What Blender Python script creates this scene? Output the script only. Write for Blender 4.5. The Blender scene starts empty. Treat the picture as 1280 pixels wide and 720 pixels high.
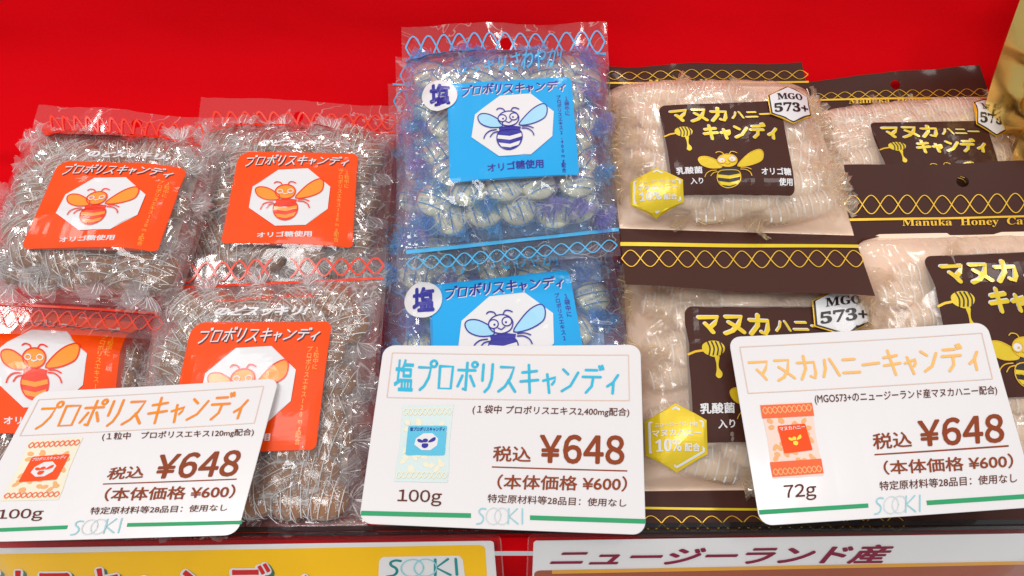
import bpy, math, random
import numpy as np
from mathutils import Vector, Matrix
from mathutils.geometry import delaunay_2d_cdt

R = math.radians
# ------------------------------------------------------------------ camera, world, lamps, exposure
SC = bpy.context.scene
COL = SC.collection
FPX = 925.0                       # focal length in photo pixels (1280 wide)
PITCH, SLOPE, DIST = 45.0, 18.0, 0.46
O0 = np.array([0.0, 0.0, 0.16])   # where the middle of the picture meets the display slope
CAMP = O0 - DIST * np.array([0.0, math.cos(R(PITCH)), -math.sin(R(PITCH))])
cam_d = bpy.data.cameras.new('camera')
cam = bpy.data.objects.new('camera', cam_d)
COL.objects.link(cam)
cam.location = CAMP
cam.rotation_euler = (R(90 - PITCH), 0, 0)
cam_d.sensor_width = 36.0
cam_d.lens = FPX / 1280 * 36.0
cam_d.clip_start = 0.01
cam_d.clip_end = 50
SC.camera = cam

wd = bpy.data.worlds.new('World'); SC.world = wd; wd.use_nodes = True
wd.node_tree.nodes['Background'].inputs[0].default_value = (0.96, 0.98, 1.0, 1)
wd.node_tree.nodes['Background'].inputs[1].default_value = 0.52

def lamp(loc, size, power, color=(1, .975, .95), target=(0, 0.03, .15), size_y=None):
    l = bpy.data.lights.new('ceiling_lamp', 'AREA')
    l.energy = power; l.size = size; l.color = color
    if size_y:
        l.shape = 'RECTANGLE'; l.size_y = size_y
    o = bpy.data.objects.new('ceiling_lamp', l); COL.objects.link(o)
    o.location = loc
    o.rotation_euler = (Vector(target) - Vector(loc)).to_track_quat('-Z', 'Y').to_euler()
    return o
lamp((-0.5, -1.0, 2.0), .9, 17, size_y=.5)
lamp((0.9, -0.5, 2.2), .26, 6)
lamp((-1.0, -0.7, 2.1), .22, 4.5)
lamp((-0.55, 0.75, 2.0), .22, 4.5)
lamp((0.5, 0.85, 2.0), .24, 4.5)
lamp((0.12, 0.30, 2.2), .14, 2.0)
lamp((1.5, 0.3, 1.9), .25, 5)
lamp((-1.6, 0.1, 1.9), .25, 5)

SC.view_settings.view_transform = 'Standard'
SC.view_settings.look = 'None'
SC.view_settings.exposure = -0.22
SC.view_settings.gamma = 1.0
SC.view_settings.use_curve_mapping = False
SC.render.engine = 'CYCLES'
SC.cycles.use_denoising = True
SC.cycles.max_bounces = 12
SC.cycles.diffuse_bounces = 6
SC.cycles.glossy_bounces = 5
SC.cycles.transmission_bounces = 4
SC.cycles.transparent_max_bounces = 40
SC.cycles.caustics_reflective = True
SC.cycles.blur_glossy = 1.0
SC.cycles.caustics_refractive = False
SC.cycles.sample_clamp_indirect = 2.0

# ------------------------------------------------------------------ geometry helpers
sp, cp = math.sin(R(PITCH)), math.cos(R(PITCH))
CX = np.array([1.0, 0, 0]); CY = np.array([0, sp, cp]); CZ = np.array([0, -cp, sp])   # camera axes

def ray(px, py):
    px = np.asarray(px, float); py = np.asarray(py, float)
    return ((px - 640) / FPX)[..., None] * CX + (-(py - 360) / FPX)[..., None] * CY - CZ

def project(P):
    d = P - CAMP
    z = -(d @ CZ)
    return 640 + FPX * (d @ CX) / z, 360 - FPX * (d @ CY) / z

class Plane:
    def __init__(s, o, slope):
        s.o = np.array(o, float)
        s.u = np.array([1.0, 0, 0]); s.v = np.array([0, math.cos(R(slope)), math.sin(R(slope))])
        s.n = np.cross(s.u, s.v)
    def hit(s, px, py, h=0.0):
        r = ray(px, py)
        h = np.asarray(h, float)
        k = ((s.o - CAMP) @ s.n + h) / (r @ s.n)
        return CAMP + r * k[..., None]
DISP = Plane(O0, SLOPE)
N0 = DISP.n

def bil(q, u, v):
    q = np.asarray(q, float)
    u = np.asarray(u, float)[..., None]; v = np.asarray(v, float)[..., None]
    return (q[0] * (1 - u) + q[1] * u) * (1 - v) + (q[3] * (1 - u) + q[2] * u) * v

def inv_bil(q, px, py):
    px = np.asarray(px, float); py = np.asarray(py, float)
    u = np.full(px.shape, .5); v = np.full(px.shape, .5)
    q = np.asarray(q, float)
    for _ in range(15):
        p = bil(q, u, v)
        du = (q[1] - q[0]) * (1 - v)[..., None] + (q[2] - q[3]) * v[..., None]
        dv = (q[3] - q[0]) * (1 - u)[..., None] + (q[2] - q[1]) * u[..., None]
        ex = px - p[..., 0]; ey = py - p[..., 1]
        det = du[..., 0] * dv[..., 1] - du[..., 1] * dv[..., 0]
        u = u + (ex * dv[..., 1] - ey * dv[..., 0]) / det
        v = v + (du[..., 0] * ey - du[..., 1] * ex) / det
    return u, v

# lattice noise
def _lat(seed):
    return np.random.RandomState(seed).rand(64, 64)
def vnoise(x, y, seed=0):
    L = _lat(seed)
    x = np.asarray(x, float); y = np.asarray(y, float)
    xi = np.floor(x).astype(int); yi = np.floor(y).astype(int)
    fx = x - xi; fy = y - yi
    fx = fx * fx * (3 - 2 * fx); fy = fy * fy * (3 - 2 * fy)
    g = lambda a, b: L[a % 64, b % 64]
    return (g(xi, yi) * (1 - fx) + g(xi + 1, yi) * fx) * (1 - fy) + (g(xi, yi + 1) * (1 - fx) + g(xi + 1, yi + 1) * fx) * fy
def ridge(x, y, seed=0, octv=3):
    r = 0; a = 1.0; s = 0
    for k in range(octv):
        r = r + a * (1 - np.abs(2 * vnoise(x * 2 ** k, y * 2 ** k, seed + k) - 1)); s += a; a *= .5
    return r / s

def new_mesh(name, V, F, mat=None, smooth=False):
    me = bpy.data.meshes.new(name)
    me.from_pydata([tuple(map(float, v)) for v in V], [], [tuple(int(i) for i in f) for f in F])
    if mat: me.materials.append(mat)
    if smooth:
        me.polygons.foreach_set('use_smooth', [True] * len(me.polygons))
    me.update()
    return me

def new_obj(name, me, parent=None):
    o = bpy.data.objects.new(name, me); COL.objects.link(o)
    if parent is not None:
        o.parent = parent
        o.matrix_parent_inverse = parent.matrix_basis.inverted()
    return o

def add(name, V, F, mat, parent=None, smooth=False):
    return new_obj(name, new_mesh(name, V, F, mat, smooth), parent)

def tag(o, label, cat, group=None):
    o['label'] = label; o['category'] = cat
    if group: o['group'] = group
    return o

def thing(name, loc, label, cat, group=None):
    o = bpy.data.objects.new(name, None); COL.objects.link(o)
    o.empty_display_size = .01
    o.location = loc
    return tag(o, label, cat, group)

def grid(nu, nv, f):
    u, v = np.meshgrid(np.linspace(0, 1, nu + 1), np.linspace(0, 1, nv + 1))
    P = f(u.ravel(), v.ravel())
    i = np.arange((nu + 1) * (nv + 1)).reshape(nv + 1, nu + 1)
    Fc = np.stack([i[:-1, :-1], i[1:, :-1], i[1:, 1:], i[:-1, 1:]], -1).reshape(-1, 4)
    return P, Fc

# ------------------------------------------------------------------ 2-D art (unit square, y down)
def rrect(x0, y0, x1, y1, r, asp=1.0, n=6):
    """rounded rectangle; r = radius in u, or four (tl, tr, br, bl); asp = width/height of the target"""
    if not isinstance(r, (tuple, list)): r = (r,) * 4
    pts = []
    for (cx, cy, sx, sy, a0), rr in zip(((x0, y0, 1, 1, 180), (x1, y0, -1, 1, 270), (x1, y1, -1, -1, 0), (x0, y1, 1, -1, 90)), r):
        for k in range(n + 1):
            a = R(a0 + 90 * k / n)
            pts.append((cx + sx * rr + math.cos(a) * rr, cy + (sy * rr + math.sin(a) * rr) * asp))
    return pts

def ellipse(cx, cy, rx, ry, n=24, rot=0):
    c, s = math.cos(R(rot)), math.sin(R(rot))
    return [(cx + rx * math.cos(t) * c - ry * math.sin(t) * s, cy + rx * math.cos(t) * s + ry * math.sin(t) * c)
            for t in [2 * math.pi * k / n for k in range(n)]]

def fill2d(poly, g=0.08):
    """triangulated polygon with inner points every g, so that it can follow a curved surface"""
    P = [Vector(p) for p in poly]
    n = len(P)
    pts = list(P)
    if g:
        A = np.array(poly)
        xs = np.arange(A[:, 0].min() + g / 2, A[:, 0].max(), g); ys = np.arange(A[:, 1].min() + g / 2, A[:, 1].max(), g)
        for x in xs:
            for y in ys:
                c = False; j = n - 1
                for i in range(n):
                    xi, yi = poly[i]; xj, yj = poly[j]
                    if (yi > y) != (yj > y) and x < (xj - xi) * (y - yi) / (yj - yi) + xi: c = not c
                    j = i
                if c: pts.append(Vector((x, y)))
    r = delaunay_2d_cdt(pts, [], [list(range(n))], 1, 1e-6)
    return np.array([tuple(v) for v in r[0]]), [tuple(f) for f in r[2]]

def smooth_line(pts, k=4, closed=False):
    pts = [np.array(p, float) for p in pts]
    n = len(pts)
    if n < 3: return pts
    out = []
    for i in range(n if closed else n - 1):
        p0 = pts[(i - 1) % n] if closed or i > 0 else pts[0]
        p1 = pts[i]; p2 = pts[(i + 1) % n]
        p3 = pts[(i + 2) % n] if closed or i + 2 < n else pts[-1]
        for j in range(k):
            t = j / k
            out.append(.5 * (2 * p1 + (p2 - p0) * t + (2 * p0 - 5 * p1 + 4 * p2 - p3) * t * t + (3 * p1 - p0 - 3 * p2 + p3) * t ** 3))
    if not closed: out.append(pts[-1])
    return out

def strokes2d(lines, w, asp=1.0, closed=False, caps=True):
    """ribbons of width w (in u) along polylines; the third coordinate lifts each stroke a hair over the last"""
    V = []; F = []
    for si, ln in enumerate(lines):
        ws = None
        P = np.array([(p[0], p[1] / asp) for p in ln], float)
        keep = [0] + [i for i in range(1, len(P)) if np.linalg.norm(P[i] - P[i - 1]) > 1e-6]
        P = P[keep]
        if len(P) < 2: continue
        T = np.zeros_like(P)
        if closed:
            T = np.roll(P, -1, 0) - np.roll(P, 1, 0)
        else:
            T[1:-1] = P[2:] - P[:-2]; T[0] = P[1] - P[0]; T[-1] = P[-1] - P[-2]
        T /= np.maximum(np.linalg.norm(T, axis=1), 1e-9)[:, None]
        Nn = np.c_[-T[:, 1], T[:, 0]]
        h = w / 2
        b = len(V); z = (si % 12) * 1.2e-5
        for p, q in zip(P, Nn):
            a1 = p + q * h; a2 = p - q * h
            V.append((a1[0], a1[1] * asp, z)); V.append((a2[0], a2[1] * asp, z))
        m = len(P)
        for i in range(m - 1 + (1 if closed else 0)):
            j = (i + 1) % m
            F.append((b + 2 * i, b + 2 * i + 1, b + 2 * j + 1, b + 2 * j))
        if caps and not closed:
            for e, sg in ((0, -1), (m - 1, 1)):
                ring = []
                for k in range(1, 5):
                    a = math.pi * k / 5
                    d = Nn[e] * math.cos(a) * h + T[e] * sg * math.sin(a) * h
                    V.append((P[e][0] + d[0], (P[e][1] + d[1]) * asp, z)); ring.append(len(V) - 1)
                F.append(tuple([b + 2 * e] + ring + [b + 2 * e + 1]))
    return np.array(V), F

_tc = {}
def text2d(s, bold=0.0, norm=True, shear=0.0):
    key = (s, bold, shear)
    if key not in _tc:
        cu = bpy.data.curves.new('lettering', 'FONT'); cu.body = s; cu.size = 1; cu.offset = bold; cu.resolution_u = 3; cu.shear = shear
        ob = bpy.data.objects.new('lettering', cu); COL.objects.link(ob)
        bpy.context.view_layer.update()
        me = ob.to_mesh()
        V = np.array([v.co[:2] for v in me.vertices]); F = [tuple(p.vertices) for p in me.polygons]
        ob.to_mesh_clear(); bpy.data.objects.remove(ob); bpy.data.curves.remove(cu)
        _tc[key] = (V, F)
    V, F = _tc[key]
    V = V.copy()
    if norm:
        V -= V.min(0); V /= V.max(0); V[:, 1] = 1 - V[:, 1]
    return V, F

def heavy(s, d, n=6, shear=0.0, norm=True):
    """bolder lettering: copies of the glyphs shifted by d (em) round a circle, each a hair above the last"""
    V, F = text2d(s, 0, norm=False, shear=shear) if isinstance(s, str) else s
    VV = []; FF = []; b = 0
    for k in range(n):
        a = 2 * math.pi * k / n
        VV.append(np.c_[V + np.array([math.cos(a) * d, math.sin(a) * d]), np.full(len(V), k * 1.0e-5)])
        FF += [tuple(i + b for i in f) for f in F]; b += len(V)
    V = np.concatenate(VV)
    if norm:
        V[:, :2] -= V[:, :2].min(0); V[:, :2] /= V[:, :2].max(0); V[:, 1] = 1 - V[:, 1]
    return V, FF

def ctext(s, track=.10, d=.02):
    """grotesque digits from the full-width glyphs, set close"""
    full = {'¥': '￥', '(': '（', ')': '）', ' ': ' '}
    VV = []; FF = []; b = 0; x = 0
    for c in s:
        if c == ' ': x += .3; continue
        g = full.get(c) or (chr(ord(c) + 0xFEE0) if ord(c) < 127 else c)
        V, F = text2d(g, 0, norm=False)
        V = V.copy(); w = V[:, 0].max() - V[:, 0].min()
        V[:, 0] += x - V[:, 0].min(); x += w + track
        VV.append(V); FF += [tuple(i + b for i in f) for f in F]; b += len(V)
    return heavy((np.concatenate(VV), FF), d)

def vtext2d(s, bold=0.0):
    """one glyph under another, filling the unit square"""
    VV = []; FF = []; n = len(s); b = 0
    for i, c in enumerate(s):
        if c == ' ': continue
        V, F = heavy(c, bold, 4, norm=False)
        V = V.copy(); w = V[:, 0].max() - V[:, 0].min()
        V[:, 0] = (V[:, 0] - (V[:, 0].max() + V[:, 0].min()) / 2) + .5
        V[:, 1] = (i + .5 + .38 - V[:, 1] * 1.0) / n
        VV.append(V); FF += [tuple(j + b for j in f) for f in F]; b += len(V)
    return np.concatenate(VV), FF

# rounded marker strokes for the katakana titles: unit cell, y down
KANA = {
 'プ': ([[(.08, .26), (.74, .26), (.66, .58), (.44, .84), (.22, .96)]], [[(.89, .13, .10)]]),
 'ブ': ([[(.05, .24), (.78, .24), (.70, .58), (.48, .84), (.24, .96)], [(.84, .02), (.90, .14)], [(.96, .0), (1.02, .12)]], []),
 'ロ': ([[(.12, .20), (.88, .20), (.84, .90), (.14, .90), (.12, .20)]], []),
 'ポ': ([[(.06, .30), (.92, .30)], [(.49, .06), (.49, .96), (.36, .90)], [(.28, .48), (.08, .82)], [(.68, .48), (.92, .80)]], [[(.88, .11, .085)]]),
 'ボ': ([[(.06, .30), (.92, .30)], [(.49, .06), (.49, .96), (.36, .90)], [(.28, .48), (.08, .82)], [(.68, .48), (.92, .80)], [(.80, .02), (.85, .14)], [(.93, .0), (.98, .12)]], []),
 'リ': ([[(.22, .10), (.22, .62)], [(.76, .08), (.76, .56), (.62, .84), (.40, .98)]], []),
 'ス': ([[(.10, .16), (.80, .16), (.64, .52), (.38, .80), (.06, .96)], [(.54, .60), (.76, .80), (.94, .96)]], []),
 'キ': ([[(.12, .32), (.84, .26)], [(.06, .62), (.94, .56)], [(.42, .06), (.56, .98)]], []),
 'ャ': ([[(.10, .58), (.86, .46), (.78, .60), (.66, .70)], [(.32, .36), (.52, .98)]], []),
 'ン': ([[(.12, .18), (.40, .34)], [(.12, .92), (.56, .74), (.92, .28)]], []),
 'デ': ([[(.16, .18), (.70, .18)], [(.04, .42), (.90, .42)], [(.54, .42), (.50, .74), (.24, .96)], [(.80, .04), (.86, .16)], [(.93, .02), (.99, .14)]], []),
 'ィ': ([[(.82, .34), (.54, .60), (.18, .74)], [(.56, .60), (.56, .98)]], []),
 'マ': ([[(.06, .20), (.92, .20), (.74, .50), (.54, .68)], [(.34, .50), (.52, .70), (.66, .90)]], []),
 'ヌ': ([[(.14, .18), (.82, .18), (.66, .58), (.40, .84), (.08, .96)], [(.26, .44), (.60, .66), (.90, .90)]], []),
 'カ': ([[(.08, .32), (.90, .32), (.86, .74), (.76, .94), (.58, .86)], [(.46, .06), (.42, .56), (.10, .96)]], []),
 'ハ': ([[(.34, .26), (.28, .60), (.08, .90)], [(.62, .24), (.78, .54), (.94, .88)]], []),
 'ニ': ([[(.18, .30), (.82, .30)], [(.06, .80), (.94, .80)]], []),
 'ー': ([[(.06, .54), (.94, .50)]], []),
}
def kana2d(s, asp, w, widths=None, slant=0.0):
    """title written with KANA strokes over the unit square; w = stroke width in v; asp = width/height"""
    n = len(s); widths = widths or [1] * n
    tot = sum(widths); x = 0; L = []; RG = []
    for c, cw in zip(s, widths):
        st, rings = KANA[c]
        ww = cw / tot
        f = lambda p: (x + ww * (.06 + .88 * p[0]) + slant * (1 - p[1]) / asp, p[1])
        for ln in st:
            L.append([f(p) for p in ln])
        for rg in rings:
            for cx, cy, r in rg:
                c0 = f((cx, cy))
                rr = r
                RG.append([(c0[0] + rr * math.cos(t) / asp, c0[1] + rr * math.sin(t)) for t in np.linspace(0, 2 * math.pi, 13)])
        x += ww
    V1, F1 = strokes2d(L + RG, w / asp, asp)
    return V1, F1

def merge(parts):
    V = []; F = []; b = 0
    for v, f in parts:
        v = np.asarray(v, float)
        if v.shape[1] == 2: v = np.c_[v, np.zeros(len(v))]
        V.append(v); F += [tuple(i + b for i in t) for t in f]; b += len(v)
    return np.concatenate(V), F

def decal(name, art, mapf, mat, parent, eps=0.0002, label=None):
    V, F = art
    V = np.asarray(V, float)
    z = V[:, 2] if V.shape[1] > 2 else 0
    P = mapf(V[:, 0], V[:, 1], eps + z)
    # wind every face towards the camera
    F2 = []
    for f in F:
        a, b, c = P[f[0]], P[f[1]], P[f[2]]
        nn = np.cross(b - a, c - a)
        F2.append(f if nn @ (CAMP - a) > 0 else tuple(reversed(f)))
    o = add(name, P, F2, mat, parent)
    if label: o['label'] = label
    return o

# ------------------------------------------------------------------ materials
def srgb(r, g, b):
    f = lambda c: (c / 255 / 12.92) if c / 255 <= .04045 else ((c / 255 + .055) / 1.055) ** 2.4
    return (f(r), f(g), f(b), 1)

def nodes(name):
    m = bpy.data.materials.new(name); m.use_nodes = True
    nt = m.node_tree; nt.nodes.clear()
    return m, nt, nt.nodes.new('ShaderNodeOutputMaterial')

def N(nt, t, **kw):
    n = nt.nodes.new(t)
    for k, v in kw.items():
        if k in n.inputs: n.inputs[k].default_value = v
        else: setattr(n, k, v)
    return n

def solid(name, col, rough=.5, coat=0.0, metal=0.0, spec=.5, var=0.06, vscale=40, bump=0.0, bscale=200, sheen=0):
    m, nt, out = nodes(name)
    p = N(nt, 'ShaderNodeBsdfPrincipled', Roughness=rough, Metallic=metal)
    p.inputs['Coat Weight'].default_value = coat
    p.inputs['Coat Roughness'].default_value = .08
    p.inputs['Specular IOR Level'].default_value = spec
    if sheen: p.inputs['Sheen Weight'].default_value = sheen
    tc = N(nt, 'ShaderNodeTexCoord')
    nz = N(nt, 'ShaderNodeTexNoise', Scale=vscale, Detail=4.0)
    nt.links.new(tc.outputs['Object'], nz.inputs['Vector'])
    cr = N(nt, 'ShaderNodeMixRGB', blend_type='MIX')
    cr.inputs[1].default_value = tuple(c * (1 - var) for c in col[:3]) + (1,)
    cr.inputs[2].default_value = tuple(min(1, c * (1 + var)) for c in col[:3]) + (1,)
    nt.links.new(nz.outputs['Fac'], cr.inputs[0])
    nt.links.new(cr.outputs[0], p.inputs['Base Color'])
    if bump:
        nb = N(nt, 'ShaderNodeTexNoise', Scale=bscale, Detail=3.0)
        nt.links.new(tc.outputs['Object'], nb.inputs['Vector'])
        b = N(nt, 'ShaderNodeBump', Strength=bump, Distance=.0006)
        nt.links.new(nb.outputs['Fac'], b.inputs['Height']); nt.links.new(b.outputs['Normal'], p.inputs['Normal'])
    nt.links.new(p.outputs[0], out.inputs[0])
    return m

def film(name, tint=(1, 1, 1, 1), haze=.05, hazecol=(1, 1, 1, 1), rough=.06, gain=1.6, base=.03, bump=.5, bscale=90, stretch=(1, 1, 1), patch=None, cap=.4):
    """thin clear plastic: see-through, a Fresnel-weighted mirror, and a little milky scatter"""
    m, nt, out = nodes(name)
    tc = N(nt, 'ShaderNodeTexCoord')
    mp = N(nt, 'ShaderNodeMapping'); mp.inputs['Scale'].default_value = stretch
    nt.links.new(tc.outputs['Object'], mp.inputs['Vector'])
    nz = N(nt, 'ShaderNodeTexNoise', Scale=bscale, Detail=2.0, Distortion=.9)
    nt.links.new(mp.outputs[0], nz.inputs['Vector'])
    # sharp creases: fold the noise about its middle
    ma = N(nt, 'ShaderNodeMath', operation='SUBTRACT'); ma.inputs[1].default_value = .5
    nt.links.new(nz.outputs['Fac'], ma.inputs[0])
    ab = N(nt, 'ShaderNodeMath', operation='ABSOLUTE'); nt.links.new(ma.outputs[0], ab.inputs[0])
    b = N(nt, 'ShaderNodeBump', Strength=bump, Distance=.003)
    nt.links.new(ab.outputs[0], b.inputs['Height'])
    tr = N(nt, 'ShaderNodeBsdfTransparent', Color=tint)
    gl = N(nt, 'ShaderNodeBsdfAnisotropic', Roughness=rough, Color=(1, 1, 1, 1))
    nt.links.new(b.outputs['Normal'], gl.inputs['Normal'])
    df = N(nt, 'ShaderNodeBsdfDiffuse', Color=hazecol)
    tl = N(nt, 'ShaderNodeBsdfTranslucent', Color=hazecol)
    dm = N(nt, 'ShaderNodeMixShader'); dm.inputs[0].default_value = .4
    nt.links.new(df.outputs[0], dm.inputs[1]); nt.links.new(tl.outputs[0], dm.inputs[2])
    hz = N(nt, 'ShaderNodeMixShader'); hz.inputs[0].default_value = haze
    if patch:
        # fine white crease lines: scale, line haze, line width
        pz = N(nt, 'ShaderNodeTexNoise', Scale=patch[0], Detail=3.0, Distortion=1.2)
        nt.links.new(mp.outputs[0], pz.inputs['Vector'])
        m2 = N(nt, 'ShaderNodeMath', operation='SUBTRACT'); m2.inputs[1].default_value = .5
        nt.links.new(pz.outputs['Fac'], m2.inputs[0])
        a2 = N(nt, 'ShaderNodeMath', operation='ABSOLUTE'); nt.links.new(m2.outputs[0], a2.inputs[0])
        rp = N(nt, 'ShaderNodeMapRange'); rp.inputs[1].default_value = patch[2] * .25; rp.inputs[2].default_value = patch[2]
        rp.inputs[3].default_value = patch[1]; rp.inputs[4].default_value = haze
        nt.links.new(a2.outputs[0], rp.inputs[0]); nt.links.new(rp.outputs[0], hz.inputs[0])
    nt.links.new(tr.outputs[0], hz.inputs[1]); nt.links.new(dm.outputs[0], hz.inputs[2])
    fr = N(nt, 'ShaderNodeFresnel', IOR=1.5); nt.links.new(b.outputs['Normal'], fr.inputs['Normal'])
    mu = N(nt, 'ShaderNodeMath', operation='MULTIPLY_ADD', use_clamp=True)
    mu.inputs[1].default_value = gain; mu.inputs[2].default_value = base
    nt.links.new(fr.outputs[0], mu.inputs[0])
    mn = N(nt, 'ShaderNodeMath', operation='MINIMUM'); mn.inputs[1].default_value = cap
    nt.links.new(mu.outputs[0], mn.inputs[0])
    mx = N(nt, 'ShaderNodeMixShader')
    nt.links.new(mn.outputs[0], mx.inputs[0]); nt.links.new(hz.outputs[0], mx.inputs[1]); nt.links.new(gl.outputs[0], mx.inputs[2])
    nt.links.new(mx.outputs[0], out.inputs[0])
    return m

M = {}
M['cloth'] = solid('red_cloth', (.68, .0015, .0055, 1), rough=.9, spec=.04, var=.12, vscale=7, bump=.3, bscale=420)
M['orange'] = solid('orange_print', srgb(246, 76, 0), rough=.42, coat=.25, spec=.2, var=.03)
M['orange_line'] = solid('orange_line_print', srgb(236, 52, 10), rough=.3, coat=.3)
M['white'] = solid('white_print', (.76, .75, .76, 1), rough=.4, coat=.1, var=.02)
M['shadow_ink'] = solid('dark_maroon_print', srgb(96, 20, 22), rough=.35)
M['wing_orange'] = solid('amber_print', srgb(250, 150, 40), rough=.3, coat=.3)
M['blue'] = solid('sky_blue_print', srgb(18, 166, 232), rough=.42, coat=.25, spec=.3, var=.03)
M['blue_line'] = solid('light_blue_line_print', srgb(70, 176, 228), rough=.3, coat=.3)
M['navy'] = solid('navy_print', srgb(38, 34, 150), rough=.3, coat=.2)
M['wing_blue'] = solid('pale_blue_print', srgb(160, 214, 240), rough=.3, coat=.3)
M['brown'] = solid('dark_brown_print', srgb(70, 38, 30), rough=.45, coat=.12, spec=.15, var=.05, bump=.05, bscale=60)
M['gold'] = solid('gold_foil_print', srgb(236, 186, 44), rough=.32, coat=.3, metal=.35, var=.12, vscale=60)
M['yellow'] = solid('yellow_foil_print', srgb(230, 198, 30), rough=.32, coat=.4, metal=.2, var=.15, vscale=50)
M['black'] = solid('black_print', srgb(40, 26, 24), rough=.35)
M['pouch'] = solid('gold_foil_pouch', srgb(246, 208, 120), rough=.22, metal=1.0, var=.1, vscale=20)
M['card'] = solid('white_card_laminate', (.78, .76, .76, 1), rough=.30, coat=.25, var=.012, vscale=12)
M['c_orange'] = solid('card_orange_ink', srgb(244, 140, 30), rough=.5, spec=.2)
M['c_peach'] = solid('card_peach_ink', srgb(250, 190, 110), rough=.5, spec=.2)
M['c_cyan'] = solid('card_cyan_ink', srgb(56, 184, 216), rough=.5, spec=.2)
M['c_brown'] = solid('card_brown_ink', srgb(140, 62, 26), rough=.5, spec=.2)
M['c_dark'] = solid('card_dark_brown_ink', srgb(96, 44, 26), rough=.5, spec=.2)
M['c_green'] = solid('card_green_ink', srgb(52, 158, 104), rough=.5, spec=.2)
M['c_teal'] = solid('card_teal_ink', srgb(150, 206, 214), rough=.5, spec=.2)
M['c_grey'] = solid('card_grey_ink', srgb(200, 214, 216), rough=.5, spec=.2)
M['c_frame'] = solid('card_frame_ink', srgb(222, 196, 180), rough=.5, spec=.2)
M['c_ltorange'] = solid('photo_orange_ink', srgb(240, 110, 66), rough=.5, spec=.2)
M['c_ltpink'] = solid('photo_pink_ink', srgb(246, 214, 200), rough=.5, spec=.2)
M['c_candy'] = solid('photo_candy_ink', srgb(240, 178, 120), rough=.5, spec=.2, var=.2)
M['c_ltblue'] = solid('photo_blue_ink', srgb(96, 192, 222), rough=.5, spec=.2)
M['c_cream'] = solid('photo_cream_ink', srgb(236, 230, 205), rough=.5, spec=.2)
M['c_pale'] = solid('photo_pale_ink', srgb(212, 228, 226), rough=.5, spec=.2)
M['sign_yellow'] = solid('sign_yellow_paper', srgb(246, 192, 14), rough=.6, spec=.15)
M['sign_red'] = solid('sign_red_ink', srgb(206, 40, 40), rough=.5, spec=.2)
M['sign_green'] = solid('sign_green_ink', srgb(60, 110, 80), rough=.5, spec=.2)
M['sign_maroon'] = solid('sign_maroon_ink', srgb(132, 26, 58), rough=.5, spec=.2)
M['sign_teal'] = solid('sign_teal_ink', srgb(40, 140, 140), rough=.5, spec=.2)
M['sign_gold'] = solid('sign_gold_ink', srgb(222, 160, 60), rough=.5, spec=.2)
M['sign_brown'] = solid('sign_brown_ink', srgb(160, 84, 56), rough=.5, spec=.2, coat=.3)
M['white_line'] = solid('white_wrapper_print', (.68, .67, .66, 1), rough=.4)
M['cream_line'] = solid('cream_wrapper_print', (.88, .84, .80, 1), rough=.4)
M['blue_wline'] = solid('blue_wrapper_print', srgb(70, 130, 190), rough=.4)
M['film'] = film('clear_bag_film', haze=.05, rough=.07, gain=1.1, base=.0, bump=.45, bscale=26, patch=(24, .40, .006), cap=.6)
M['back_film'] = film('clear_back_film', haze=.16, hazecol=srgb(250, 236, 230), rough=.2, gain=.5, base=0, bump=.2, bscale=40)
M['back_film_blue'] = film('clear_back_film_blue', haze=.15, hazecol=srgb(170, 208, 250), rough=.2, gain=.5, base=0, bump=.2, bscale=40)
M['frost'] = film('frosted_bag_film', haze=.30, hazecol=srgb(255, 238, 222), rough=.14, gain=.9, base=.0, bump=.3, bscale=26)
M['crumple'] = film('crumpled_inner_film', haze=.16, hazecol=srgb(255, 238, 228), rough=.07, gain=1.3, base=.02, bump=.4, bscale=45, patch=(45, .8, .014))
M['crumple_blue'] = film('crumpled_inner_film_blue', tint=(.98, .99, 1, 1), haze=.22, hazecol=srgb(140, 205, 255), rough=.07, gain=1.3, base=.02, bump=.4, bscale=45, patch=(45, .8, .018))
M['crumple_violet'] = film('crumpled_inner_film_violet', tint=(.98, .98, 1, 1), haze=.22, hazecol=srgb(140, 196, 255), rough=.07, gain=1.3, base=.02, bump=.4, bscale=45, patch=(45, .85, .02))
ST = (.25, 1, 1)
WK = dict(rough=.07, gain=.9, base=.0, bump=.3, bscale=70, stretch=ST)
FK = dict(rough=.09, gain=1.2, base=.04, bump=.25, bscale=60, stretch=ST)
M['wrap'] = film('clear_wrapper_film', haze=.04, patch=(60, .5, .008), **WK)
M['wrap_fan'] = film('twisted_wrapper_film', haze=.17, **FK)
M['fold_white'] = solid('white_fold_glint', (.80, .78, .77, 1), rough=.4)  # opaque white painted in for light caught along film folds
M['wrap_blue'] = film('clear_wrapper_film_blue', tint=(.98, 1, 1, 1), haze=.08, hazecol=srgb(205, 222, 250), patch=(60, .5, .008), **WK)
M['fan_blue'] = film('twisted_wrapper_film_blue', tint=(.95, .99, 1, 1), haze=.22, hazecol=srgb(90, 196, 255), **FK)
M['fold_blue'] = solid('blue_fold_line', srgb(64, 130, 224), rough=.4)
M['fan_violet'] = film('twisted_wrapper_film_violet', tint=(.98, .96, 1, 1), haze=.22, hazecol=srgb(170, 170, 250), **FK)
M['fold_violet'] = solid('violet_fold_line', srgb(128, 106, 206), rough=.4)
M['wrap_beige'] = film('milky_wrapper_film', haze=.14, hazecol=srgb(255, 236, 216), rough=.1, gain=.8, base=.0, bump=.25, bscale=70, stretch=ST, cap=.25)
M['fan_gold'] = film('twisted_wrapper_film_gold', tint=(1, .98, .94, 1), haze=.15, hazecol=srgb(255, 234, 200), **FK)
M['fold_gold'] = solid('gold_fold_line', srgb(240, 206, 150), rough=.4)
M['candy_brown'] = solid('brown_candy', srgb(156, 104, 62), rough=.2, coat=.5, var=.25, vscale=90)
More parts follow.
